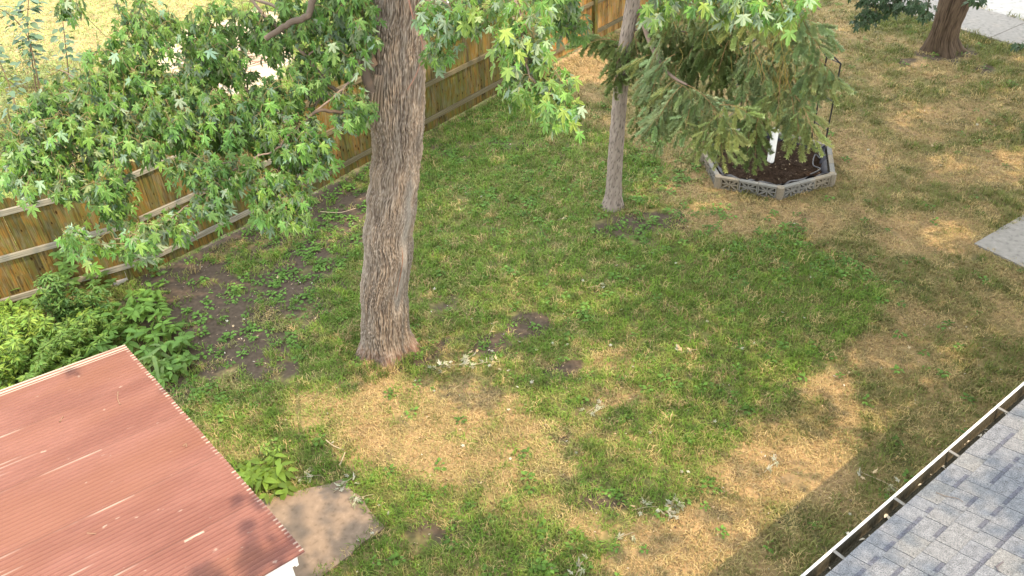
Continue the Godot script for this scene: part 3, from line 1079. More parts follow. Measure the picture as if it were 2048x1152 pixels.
	for q in [[1872, 989], [1890, 996], [1915, 1001], [1926, 1008]]:
		var r := ray(q[0], q[1])
		tp.append(EYE + r * ((O - EYE).dot(up) / r.dot(up)) + up * 0.016)
	var cpts := curve_pts(tp, 4)
	var oo: Vector3 = cpts[0]
	for k in cpts.size(): cpts[k] -= oo
	var tb := MB.new()
	tb.tube(cpts, taper(cpts.size(), 0.003, 0.002), 5)
	tag(put("fallen_twig", tb.mesh(mat(Color(0.16, 0.13, 0.11))), null, Transform3D(Basis(), oo)), "thin grey twig lying across the blue grey shingles", "twig")
	var tb2 := MB.new()
	var tp2 := []
	for q in [[2006, 1128], [1992, 1138], [1998, 1148]]:
		var r := ray(q[0], q[1])
		tp2.append(EYE + r * ((O - EYE).dot(up) / r.dot(up)) + up * 0.016)
	var o2: Vector3 = tp2[0]
	tb2.tube(PackedVector3Array([tp2[0] - o2, tp2[1] - o2, tp2[2] - o2]), taper(3, 0.005, 0.004), 5)
	tag(put("fallen_twig", tb2.mesh(mat(Color(0.10, 0.09, 0.10))), null, Transform3D(Basis(), o2)), "short dark hooked twig at the lower corner of the shingle roof", "twig")

# ------------------------------------------------------------------ raised bed
func raised_bed() -> void:
	var rim := []
	for q in [[1437, 352], [1562, 374], [1666, 347], [1658, 290], [1548, 263], [1466, 258], [1408, 302]]:
		rim.append(at(q[0], q[1], 0.22))
	var cen := Vector3.ZERO
	for q in rim: cen += q
	cen /= rim.size()
	var root := base("raised_bed", Vector3(cen.x, 0, cen.z), "round raised planting bed edged with pierced grey concrete blocks", "planter")
	var inv := Transform3D(Basis(), -root.position)
	var cm := concrete(Color(0.20, 0.175, 0.135), 81, 3.0)
	var cd := concrete(Color(0.175, 0.17, 0.155), 82, 3.0)
	var hgt := 0.22
	for i in rim.size():
		var a: Vector3 = rim[i]; var c: Vector3 = rim[(i + 1) % rim.size()]
		a.y = 0; c.y = 0
		var d := (c - a).normalized()
		var len := a.distance_to(c)
		var outw := Vector3(-d.z, 0, d.x)
		if outw.dot(a - root.position) < 0: outw = -outw
		var bs := Basis(d, Vector3.UP, outw)
		var start := a
		if bs.determinant() < 0:
			bs = Basis(-d, Vector3.UP, outw)
			start = c
		var e := bs.x
		# corner pillar
		var pb := MB.new()
		var oct := PackedVector2Array()
		for k in 8:
			oct.append(Vector2(cos(k * PI / 4 + 0.39), sin(k * PI / 4 + 0.39)) * 0.062)
		pb.ext(oct, hgt + 0.012, Transform3D(Basis(Vector3.RIGHT, -PI / 2), Vector3.ZERO))
		put("corner_pillar", pb.mesh(cm), root, inv * Transform3D(Basis(Vector3.UP, rn(0, 1)), a - Vector3(0, 0.01, 0)))
		var nb := maxi(1, int(round((len - 0.10) / 0.36)))
		var bw := (len - 0.10) / nb
		for k in nb:
			var b := MB.new()
			var wv := bw - 0.006
			var dep := 0.06
			b.box(Transform3D(), Vector3(wv, 0.022, dep), 0.003)
			b.box(Transform3D(Basis(), Vector3(0, hgt - 0.032, -0.006)), Vector3(wv, 0.032, dep + 0.014), 0.004)
			for x in [0.0, wv - 0.022]:
				b.box(Transform3D(Basis(), Vector3(x, 0.03, 0.004)), Vector3(0.022, hgt - 0.062, dep - 0.008), 0.0)
			# petals of the pierced pattern, meeting in the middle
			var mid := Vector3(wv / 2, hgt / 2, 0.02)
			for ang in [0.0, 33.0, -33.0, 90.0]:
				var rad := deg_to_rad(ang)
				var reach := minf((wv * 0.5 - 0.02) / maxf(absf(cos(rad)), 0.01), (hgt * 0.5 - 0.028) / maxf(absf(sin(rad)), 0.01))
				var pet := PackedVector2Array()
				for q in [[-1.0, 0.006], [-0.55, 0.015], [-0.1, 0.006], [0.1, 0.006], [0.55, 0.015], [1.0, 0.006]]:
					pet.append(Vector2(q[0] * reach, q[1]))
				for q in [[1.0, -0.006], [0.55, -0.015], [0.1, -0.006], [-0.1, -0.006], [-0.55, -0.015], [-1.0, -0.006]]:
					pet.append(Vector2(q[0] * reach, q[1]))
				b.ext(pet, 0.034 + 0.0007 * ang * 0.03, Transform3D(Basis(Vector3.BACK, rad), mid))
			put("pierced_block", b.mesh(cd if (k + i) % 3 else cm), root, inv * Transform3D(bs, start + e * (0.05 + bw * k) - outw * dep * 0.5))
		# black liner sheet behind the blocks
		var lb := MB.new()
		var n2 := 13
		var pos := PackedVector3Array()
		for j in 3:
			for k in n2:
				var t := float(k) / (n2 - 1)
				var wob := nf.get_noise_2d(t * 6.0 + i * 9.0, j * 0.7)
				pos.append(a.lerp(c, t) * 1.0 - outw * (0.075 + j * 0.05 + wob * 0.03) + Vector3(0, [0.205, 0.19, 0.11][j] + wob * 0.035, 0) - root.position)
		lb.grid(n2, 3, pos, PackedColorArray(), PackedVector2Array(), true)
		put("black_liner", lb.mesh(mat(Color(0.014, 0.014, 0.02), 0.5, 0.3)), root)
	# soil
	var sp := PackedVector3Array()
	var R := 16
	var N := 40
	for j in R:
		for i in N + 1:
			var ang := TAU * i / N
			var dir := Vector3(cos(ang), 0, sin(ang))
			var best := 9.0
			for k in rim.size():
				var p: Vector3 = rim[k] - cen; var q: Vector3 = rim[(k + 1) % rim.size()] - cen
				var hit = Geometry2D.segment_intersects_segment(Vector2.ZERO, Vector2(dir.x, dir.z) * 5.0, Vector2(p.x, p.z), Vector2(q.x, q.z))
				if hit != null:
					best = minf(best, (hit as Vector2).length())
			var rr := (best - 0.07) * j / (R - 1)
			var P := dir * rr
			sp.append(P + Vector3(0, 0.14 + nf.get_noise_2d(P.x * 3, P.z * 3) * 0.05 + nf.get_noise_2d(P.x * 11, P.z * 11) * 0.022, 0))
	var smb := MB.new()
	smb.grid(N + 1, R, sp, PackedColorArray(), PackedVector2Array(), true)
	var sm := mat(Color(1, 1, 1), 0.97, 0.15)
	sm.albedo_texture = noise_tex(256, 0.09, [Color(0.012, 0.008, 0.005), Color(0.024, 0.015, 0.010), Color(0.034, 0.021, 0.014), Color(0.07, 0.047, 0.032)], 83)
	sm.uv1_triplanar = true
	sm.uv1_scale = Vector3(1.2, 1.2, 1.2)
	put("soil", smb.mesh(sm), root)
	# bark chips over the soil
	var chip := MB.new()
	chip.box(Transform3D(Basis(), Vector3(-0.5, 0, -0.15)), Vector3(1, 0.12, 0.3), 0.0)
	var xs := []; var cs := []
	for i in 2600:
		var ang := rn(0, TAU)
		var P := Vector3(cos(ang), 0, sin(ang)) * sqrt(rng.randf()) * 0.92
		P.x *= 1.12
		P.y = 0.145 + nf.get_noise_2d(P.x * 3, P.z * 3) * 0.05 + nf.get_noise_2d(P.x * 11, P.z * 11) * 0.022
		xs.append(Transform3D(Basis.from_euler(Vector3(rn(-0.6, 0.6), rn(0, TAU), rn(-0.5, 0.5))).scaled_local(Vector3(1, 1, 1) * rn(0.012, 0.045)), P))
		var k := rn(0.5, 1.4)
		cs.append(Color(0.03 * k, 0.019 * k, 0.012 * k) if rng.randf() < 0.96 else Color(0.3, 0.24, 0.16))
	many("bark_mulch", chip.mesh(vmat(0.95, 0.2)), xs, cs, root)
	# white post standing in it
	var b0 := at(1541, 322, 0.14)
	var post := base("white_post", Vector3(b0.x, 0.12, b0.z), "square white post standing in the raised bed", "post")
	var wp := MB.new()
	wp.box(Transform3D(Basis(), Vector3(-0.045, 0, -0.045)), Vector3(0.09, 0.62, 0.09), 0.006)
	put("shaft", wp.mesh(mat(Color(0.78, 0.78, 0.76), 0.55)), post, Transform3D(Basis(Vector3.UP, 0.6), Vector3.ZERO))
	# drip hose
	var hp := []
	for q in [[1650, 292], [1637, 305], [1640, 318], [1630, 312], [1626, 330], [1640, 340], [1620, 350]]:
		hp.append(at(q[0], q[1], 0.17) + Vector3(0, rn(0, 0.05), 0))
	var hc := curve_pts(hp, 6)
	var ho: Vector3 = hc[0]
	for k in hc.size(): hc[k] -= ho
	var hb := MB.new()
	hb.tube(hc, taper(hc.size(), 0.011, 0.011), 6)
	tag(put("drip_hose", hb.mesh(mat(Color(0.03, 0.03, 0.032), 0.4)), null, Transform3D(Basis(), ho)), "loose black drip hose curled at the right side of the raised bed", "hose")

func arbor() -> void:
	# black metal garden arch straddling the bed
	var rf := at(1650, 288, 0.15)       # right side, near leg
	var rb := at(1624, 272, 0.15)       # right side, far leg
	var lf := at(1450, 262, 0.15)
	var lb := at(1478, 243, 0.15)
	var root := base("garden_arch", Vector3(rf.x, 0, rf.z), "thin black metal garden arch with gabled top over the raised bed", "arch")
	var m := mat(Color(0.012, 0.012, 0.013), 0.45, 0.5)
	var top_y := 1.62
	var apex := 2.25
	var mid_f := (rf + lf) * 0.5
	var mid_b := (rb + lb) * 0.5
	var sides := [[rf, lf, mid_f], [rb, lb, mid_b]]
	var R := 0.014
	for s in sides:
		var a: Vector3 = s[0]; var c: Vector3 = s[1]; var t: Vector3 = s[2]
		for q in [a, c]:
			var b := MB.new()
			b.tube(PackedVector3Array([Vector3(q.x, 0.05, q.z) - root.position, Vector3(q.x, top_y, q.z) - root.position]), PackedFloat32Array([R, R]), 8)
			put("leg", b.mesh(m), root)
		var at_ := Vector3(t.x, apex, t.z) - root.position
		for q in [a, c]:
			var b := MB.new()
			var sh := Vector3(q.x, top_y, q.z) - root.position
			var k := sh.lerp(at_, 0.75) + Vector3(0, 0.06, 0)
			b.tube(PackedVector3Array([sh, k, at_]), PackedFloat32Array([R, R, R]), 8)
			put("rafter", b.mesh(m), root)
	for y in [0.42, 0.95, 1.62]:
		for pr in [[rf, rb], [lf, lb]]:
			var b := MB.new()
			var p: Vector3 = pr[0]; var q: Vector3 = pr[1]
			b.tube(PackedVector3Array([Vector3(p.x, y, p.z) - root.position, Vector3(q.x, y, q.z) - root.position]), PackedFloat32Array([0.008, 0.008]), 6)
			put("rung", b.mesh(m), root)

# ------------------------------------------------------------------ big silver maple
var leaf_x := []      # transforms of the maple's leaves
var leaf_c := []
var twig_mb: MB

func maple_whorl(C: Vector3, n: int, size: float, dull: float, pale: float) -> void:
	for i in n:
		var a := rn(0, TAU)
		var out := Vector3(cos(a), 0, sin(a))
		var z := (out * rn(0.25, 0.75) + Vector3(0, rn(-1.2, -0.35), 0)).normalized()
		var y := (out * 0.8 + Vector3(rn(-0.35, 0.35), rn(0.4, 0.9), rn(-0.35, 0.35) + 0.3)).normalized()
		if rng.randf() < pale * 0.6:
			y = -y
		var b := facing(z, y)
		var s := size * rn(0.6, 1.28)
		var o := C + Vector3(rn(-1, 1), rn(-1, 1), rn(-1, 1)) * 0.085
		leaf_x.append(Transform3D(b.scaled_local(Vector3(s * rn(0.68, 1.05), s * rn(0.4, 1.7), s)), o))
		var k := rn(0.72, 1.25) * dull
		leaf_c.append(Color(k * rn(0.78, 1.08), k, k * rn(0.7, 1.1)))

func maple() -> void:
	var zt := -8.62
	var bp := onz(774, 702, zt)
	bp.y = 0
	var root := base("silver_maple", bp, "large silver maple with leaning furrowed trunk and drooping leafy branches", "tree")
	var inv := Transform3D(Basis(), -bp)
	# trunk outline: bearings of left and right edge
	var prof := [[716, 722, 838, -0.02], [700, 722, 832, 0.0], [688, 723, 826, 0], [665, 723, 819, 0], [600, 722, 816, 0], [480, 727, 826, 0], [400, 733, 834, 0], [350, 740, 840, 0], [290, 745, 845, 0], [250, 742, 848, 0], [235, 737, 849, 0], [200, 736, 850, 0], [100, 736, 852, 0], [50, 738, 856, 0], [0, 742, 861, 0], [-80, 746, 872, 0], [-180, 742, 890, 0], [-300, 735, 915, 0]]
	var cen := []; var rad := []
	for q in prof:
		var l := onz(q[1], q[0], zt); var r := onz(q[2], q[0], zt)
		cen.append((l + r) * 0.5)
		rad.append(l.distance_to(r) * 0.5 * 0.985)
	cen[0].y = -0.06
	var rows := 520
	var colsn := 300
	var pos := PackedVector3Array(); var col := PackedColorArray(); var uvs := PackedVector2Array()
	var y0: float = cen[0].y
	var y1: float = cen[-1].y
	var rg := FastNoiseLite.new(); rg.seed = 91; rg.frequency = 1.0; rg.fractal_type = FastNoiseLite.FRACTAL_NONE
	var seg := 0
	for j in rows:
		var y := lerpf(y0, y1, float(j) / (rows - 1))
		while seg < cen.size() - 2 and cen[seg + 1].y < y: seg += 1
		var t := clampf((y - cen[seg].y) / (cen[seg + 1].y - cen[seg].y), 0, 1)
		t = t * t * (3 - 2 * t)
		var c: Vector3 = cen[seg].lerp(cen[seg + 1], t)
		var r: float = lerpf(rad[seg], rad[seg + 1], t)
		c.y = y
		for i in colsn + 1:
			var a := TAU * i / colsn
			var dir := Vector3(cos(a), 0, sin(a))
			var flare := maxf(0.0, 0.42 - y) / 0.42
			var rr := r * (1.0 + flare * flare * 0.30 * (0.5 + 0.5 * sin(a * 5.0 + 0.7)) * 1.0)
			# furrows: long ridges that wander and join
			var wa := a + rg.get_noise_2d(y * 1.1, 4.0 + cos(a) * 0.6) * 0.12 + y * 0.02
			var cx := cos(wa) * 6.6; var cz := sin(wa) * 6.6
			var n1 := rg.get_noise_3d(cx * 1.7, y * 1.6, cz * 1.7)
			var n2 := rg.get_noise_3d(cx * 3.6 + 20, y * 4.6, cz * 3.6)
			var n3 := rg.get_noise_3d(cx * 8.0 - 40, y * 12.0, cz * 8.0)
			var ridge := 1.0 - absf(n1) * 2.1
			var ridge2 := 1.0 - absf(n2) * 2.0
			# smooth worn strip on the right front
			var strip := exp(-pow(wrapf(a - (0.95 - y * 0.10), -PI, PI) / 0.20, 2.0)) * clampf((y - 0.5) * 2.0, 0, 1) * clampf((2.9 - y) * 2.0, 0, 1)
			var scale := lerpf(1.0, 0.35, strip)
			var disp := (ridge * 0.012 + ridge2 * 0.011 + n3 * 0.006 - 0.008) * scale
			# knot below the lip
			var ky := (y - 2.62) / 0.20; var ka := wrapf(a - 1.95, -PI, PI) / 0.42
			var kd := sqrt(ky * ky + ka * ka)
			if kd < 1.6:
				disp = lerpf(disp, sin(kd * 12.0) * 0.008 + 0.012 * (1.0 - kd), clampf(1.6 - kd, 0, 1) * 0.7)
			pos.append(c + dir * (rr + disp) - bp)
			var hgt := clampf(ridge * 0.45 + ridge2 * 0.4 + n3 * 0.3, 0, 1)
			var warm := clampf(rg.get_noise_3d(cx * 0.5, y * 0.5, cz * 0.5 + 9) * 1.5 + 0.4, 0, 1)
			var cc := Color(0.115, 0.09, 0.072).lerp(Color(0.37, 0.315, 0.265).lerp(Color(0.38, 0.30, 0.23), warm), hgt)
			cc = cc.lerp(Color(0.42, 0.39, 0.36), strip * 0.38 + clampf(n3 - 0.25, 0, 0.4))
			if y < 0.22:
				cc = cc.lerp(Color(0.19, 0.095, 0.065), clampf((0.22 - y) * 4.0, 0, 0.7) * clampf(0.6 + n2, 0, 1))
			# narrow red brown split
			var crack := exp(-pow(wrapf(a - 0.98 + y * 0.05, -PI, PI) / 0.022, 2.0)) * clampf((y - 0.95) * 6.0, 0, 1) * clampf((1.75 - y) * 6.0, 0, 1)
			cc = cc.lerp(Color(0.24, 0.085, 0.03), clampf(crack, 0, 1) * 0.9)
			col.append(cc)
			uvs.append(Vector2(float(i) / colsn, y))
	var tb := MB.new()
	tb.grid(colsn + 1, rows, pos, col, uvs, false)
	var bark := vmat(0.92, 0.25)
	put("trunk", tb.mesh(bark), root)
	# torn bark lip at the left
	var lipm := vmat(0.9, 0.25)
	for k in 4:
		var lb := MB.new()
		lb.col = Color(0.26, 0.21, 0.165) * (1.0 - 0.1 * k)
		lb.col.a = 1
		var p := [onz(752 + k * 5, 150, zt + 0.26), onz(745 + k * 6, 190, zt + 0.30), onz(742 + k * 6, 225, zt + 0.30), onz(732 + k * 5, 246 - k * 2, zt + 0.30)]
		for i in 4: p[i] = p[i] - bp
		var c := curve_pts(p, 5)
		lb.tube(c, taper(c.size(), 0.018, 0.012), 6)
		put("bark_strip", lb.mesh(lipm), root)
	# vine stem on the trunk
	var vb := MB.new()
	vb.col = Color(0.30, 0.17, 0.13)
	var vp := []
	for q in [[815, -10], [826, 35], [836, 60], [845, 90], [842, 120], [832, 150], [815, 180]]:
		vp.append(onz(q[0], q[1], zt + 0.37) - bp)
	var vc := curve_pts(vp, 6)
	vb.tube(vc, taper(vc.size(), 0.009, 0.006), 6)
	put("vine_stem", vb.mesh(lipm), root)
	# limbs and twigs seen from the lookout: [bearing x, y, distance]
	var D := [
		[[[742, 185, 9.0], [716, 100, 9.0], [690, 30, 9.1], [660, -40, 9.2]], 0.055, 0.03],
		[[[745, 130, 9.1], [700, 45, 9.0], [640, -30, 8.9]], 0.06, 0.04],
		[[[640, -60, 8.6], [624, 5, 8.6], [616, 32, 8.6], [590, 42, 8.6], [560, 58, 8.6], [531, 77, 8.6]], 0.034, 0.026],
		[[[490, -15, 8.9], [535, 38, 8.9], [566, 62, 8.9], [605, 105, 8.95], [650, 160, 9.0], [690, 190, 9.0], [738, 205, 9.1]], 0.014, 0.022],
		[[[735, 66, 8.7], [722, 112, 8.7], [702, 160, 8.7], [680, 182, 8.7], [650, 208, 8.7], [622, 228, 8.7]], 0.014, 0.009],
		[[[616, 110, 8.9], [655, 80, 8.9], [690, 52, 8.9], [735, 30, 8.9]], 0.009, 0.012],
		[[[575, 270, 8.5], [562, 290, 8.5], [545, 302, 8.5], [500, 318, 8.5], [455, 325, 8.5], [410, 324, 8.5]], 0.011, 0.005],
		[[[520, 308, 8.5], [490, 330, 8.5], [455, 350, 8.5], [435, 370, 8.5], [390, 400, 8.5], [340, 437, 8.5], [300, 460, 8.5], [230, 478, 8.5]], 0.010, 0.005],
		[[[740, 205, 8.9], [690, 225, 8.8], [640, 222, 8.7], [600, 250, 8.6], [575, 272, 8.5]], 0.022, 0.012],
		[[[738, 190, 9.0], [640, 195, 9.1], [520, 205, 9.2], [400, 215, 9.3], [300, 210, 9.4], [200, 175, 9.5], [120, 140, 9.6]], 0.019, 0.006],
		[[[400, 215, 9.3], [300, 260, 9.2], [200, 300, 9.2], [110, 320, 9.2], [40, 370, 9.2]], 0.016, 0.006],
		[[[520, 205, 9.2], [470, 160, 9.3], [400, 110, 9.4], [330, 70, 9.5], [270, 40, 9.6]], 0.016, 0.006],
		[[[640, 195, 9.1], [600, 260, 9.0], [560, 330, 8.8], [550, 390, 8.7], [545, 430, 8.7]], 0.014, 0.006],
		[[[300, 260, 9.2], [250, 330, 9.1], [225, 390, 9.0]], 0.010, 0.005],
		[[[640, 60, 8.9], [560, 20, 9.0], [470, -20, 9.1]], 0.018, 0.014],
		[[[860, -60, 7.6], [930, -60, 6.6], [1010, -30, 5.7], [1040, 30, 5.4], [1045, 90, 5.3], [1060, 150, 5.3], [1095, 185, 5.3], [1122, 200, 5.3]], 0.015, 0.004],
		[[[860, -20, 7.6], [890, 5, 7.5], [905, 25, 7.4]], 0.010, 0.005],
		[[[1000, -40, 6.3], [1080, -40, 7.4], [1130, -10, 8.4]], 0.012, 0.006],
		[[[1100, -60, 7.8], [1250, -45, 7.2], [1400, -30, 6.9], [1550, -25, 6.8], [1620, -20, 6.8]], 0.022, 0.008],
		[[[740, 100, 9.0], [715, 60, 8.9], [690, 45, 8.9]], 0.03, 0.02]]
	var sticks := []
	var lm := vmat(0.9, 0.25)
	for q in D:
		var pts := []
		for e in q[0]:
			pts.append(along(e[0], e[1], e[2]))
		var c := curve_pts(pts, 5)
		for k in c.size():
			c[k] += Vector3(nf.get_noise_2d(k * 0.4, c[k].x), nf.get_noise_2d(k * 0.4 + 50, c[k].z), 0) * 0.02
			sticks.append(c[k])
		var l := PackedVector3Array()
		for k in c: l.append(k - bp)
		var b := MB.new()
		b.col = Color(0.12, 0.092, 0.072) if q[1] > 0.02 else Color(0.22, 0.17, 0.135)
		b.tube(l, taper(l.size(), q[1], q[2]), 8)
		put("limb" if q[1] > 0.02 else "branch", b.mesh(lm), root)
	# leaf clusters: bearing x, y, spread x, y, distance, whorls, size, tone, pale share
	var K := [
		[330, 120, 150, 75, 9.4, 34, 0.105, 0.95, 0.10], [250, 215, 190, 80, 9.2, 50, 0.105, 0.95, 0.14], [110, 290, 105, 70, 9.1, 30, 0.105, 1.0, 0.18],
		[60, 350, 60, 40, 9.1, 12, 0.105, 1.05, 0.2], [360, 260, 150, 70, 9.0, 34, 0.11, 1.0, 0.16], [130, 375, 34, 26, 9.0, 6, 0.105, 1.1, 0.2],
		[225, 385, 34, 55, 8.9, 10, 0.105, 1.0, 0.15], [490, 245, 110, 50, 8.9, 18, 0.11, 0.95, 0.12], [570, 280, 80, 45, 8.8, 12, 0.115, 1.0, 0.2],
		[615, 300, 45, 55, 8.7, 11, 0.115, 1.1, 0.18], [430, 340, 80, 40, 8.5, 11, 0.105, 0.85, 0.08], [555, 390, 55, 55, 8.6, 11, 0.11, 1.05, 0.12],
		[420, 405, 42, 26, 8.5, 6, 0.11, 1.0, 0.2], [560, 425, 45, 24, 8.5, 6, 0.115, 1.15, 0.16], [335, 455, 40, 22, 8.5, 5, 0.11, 1.05, 0.2],
		[265, 480, 42, 24, 8.45, 6, 0.115, 1.15, 0.22], [165, 485, 40, 22, 8.4, 5, 0.115, 1.2, 0.22], [495, 60, 110, 50, 9.1, 18, 0.11, 0.8, 0.04],
		[430, 150, 70, 50, 9.1, 10, 0.105, 0.8, 0.05], [610, 30, 70, 40, 9.0, 9, 0.115, 0.7, 0.02], [690, 30, 50, 40, 8.9, 10, 0.12, 0.75, 0.03],
		[720, 85, 24, 45, 8.8, 6, 0.12, 0.9, 0.22], [640, 130, 70, 40, 8.9, 7, 0.12, 0.8, 0.05], [700, 225, 38, 34, 8.7, 7, 0.11, 1.0, 0.15],
		[580, 175, 70, 45, 9.0, 9, 0.115, 0.8, 0.04], [290, 30, 60, 30, 9.5, 6, 0.10, 0.95, 0.1], [140, 10, 20, 12, 9.4, 2, 0.1, 0.8, 0.1],
		[895, 35, 45, 32, 7.5, 8, 0.105, 1.15, 0.3], [880, 85, 28, 40, 7.6, 5, 0.105, 0.8, 0.12], [960, 25, 50, 26, 7.3, 7, 0.105, 1.0, 0.14],
		[1040, 70, 46, 55, 5.4, 15, 0.083, 1.3, 0.26], [1030, 150, 40, 34, 5.5, 7, 0.083, 0.95, 0.12], [1085, 180, 46, 36, 5.4, 8, 0.08, 1.0, 0.14],
		[1122, 215, 26, 26, 5.3, 7, 0.083, 1.35, 0.2], [1105, 10, 50, 26, 8.0, 7, 0.11, 0.7, 0.03], [1140, 45, 28, 26, 8.4, 4, 0.11, 0.65, 0.02],
		[1320, 5, 50, 14, 7.1, 5, 0.10, 1.0, 0.15], [1440, 6, 60, 16, 6.9, 8, 0.10, 1.15, 0.2], [1560, 8, 60, 20, 6.9, 8, 0.10, 1.1, 0.2], [1040, -20, 80, 16, 7.0, 6, 0.1, 1.0, 0.15]]
	twig_mb = MB.new()
	twig_mb.col = Color(0.20, 0.165, 0.085)
	for q in K:
		for i in int(q[5] * (2.3 if q[0] < 760 else 1.8)):
			var a := rn(0, TAU)
			var r := sqrt(rng.randf())
			var C := along(q[0] + cos(a) * r * q[2], q[1] + sin(a) * r * q[3] - 8.0, q[4] + rn(-0.35, 0.35) * (0.6 if q[4] < 6.0 else 1.0))
			maple_whorl(C, rng.randi_range(9, 14), q[6] * (0.82 if q[0] < 760 else 0.84), lerpf(q[7], 1.05, 0.35), q[8])
			var best := 1e9; var near := C
			for s in sticks:
				var dd: float = C.distance_squared_to(s)
				if dd < best: best = dd; near = s
			sticks.append(C)
			if best < 1.2:
				var mid := near.lerp(C, 0.55) + Vector3(rn(-0.05, 0.05), 0.06, rn(-0.05, 0.05))
				var c := curve_pts([near - bp, mid - bp, C - bp], 4)
				twig_mb.tube(c, taper(c.size(), 0.0045, 0.002), 4)
	put("twigs", twig_mb.mesh(lm), root, Transform3D(), true)
	# the 300 leaves that show largest are parts, the rest one mass
	var order := []
	for i in leaf_x.size():
		var q := proj(leaf_x[i].origin)
		var inside := q.x > 20 and q.x < 2030 and q.y > -5 and q.y < 1140
		order.append([q.z / leaf_x[i].basis.z.length() + (0.0 if inside else 1000.0), i])
	order.sort_custom(func(p, q): return p[0] < q[0])
	var top := Color(0.142, 0.262, 0.055); var under := Color(0.225, 0.30, 0.19); var stalk := Color(0.34, 0.28, 0.08)
	var single := []
	for k in 6:
		var g: float = [0.75, 0.9, 1.05, 1.25, 0.95, 1.4][k]
		var rr: float = [0.9, 1.0, 1.1, 1.25, 0.85, 1.3][k]
		single.append(maple_leaf(Color(top.r * g * rr, top.g * g, top.b * g), under * (0.85 + 0.06 * k), stalk, false))
	var many_leaf := maple_leaf(top, under, stalk, true)
	var xs := []; var cs := []
	for j in order.size():
		var i: int = order[j][1]
		var t: Transform3D = leaf_x[i]
		t.origin -= bp
		if j < 300:
			var kk := clampi(int((leaf_c[i].g - 0.7) * 8.0 + rn(-0.5, 0.5)), 0, 5)
			put("leaf", single[kk], root, t)
		else:
			xs.append(t); cs.append(leaf_c[i])
	many("foliage", many_leaf, xs, cs, root)
	# upper limbs and the high crown over the yard (out of view, gaps shaped so sun reaches the LIT spots)
	var topc: Vector3 = cen[-1]
	for q in [[Vector3(-4.5, 9.5, -12.0)], [Vector3(3.5, 10.5, -10.5)], [Vector3(6.0, 10.0, -5.5)], [Vector3(1.0, 11.0, -3.0)], [Vector3(-2.0, 11.5, -7.0)], [Vector3(4.0, 10.0, -14.0)], [Vector3(9.0, 10.5, -9.0)]]:
		var e: Vector3 = q[0]
		var m1 := topc.lerp(e, 0.4) + Vector3(0, 1.0, 0)
		var c := curve_pts([topc - Vector3(0, 0.3, 0) - bp, m1 - bp, e - bp], 8)
		var b := MB.new()
		b.col = Color(0.15, 0.12, 0.095)
		b.tube(c, taper(c.size(), 0.17, 0.03), 10)
		put("crown_limb", b.mesh(lm), root)
	crown(root, bp, "high_crown", Vector3(2.2, 9.6, -8.3), Vector3(10.5, 1.7, 9.6), 8200, many_leaf, 0.115)

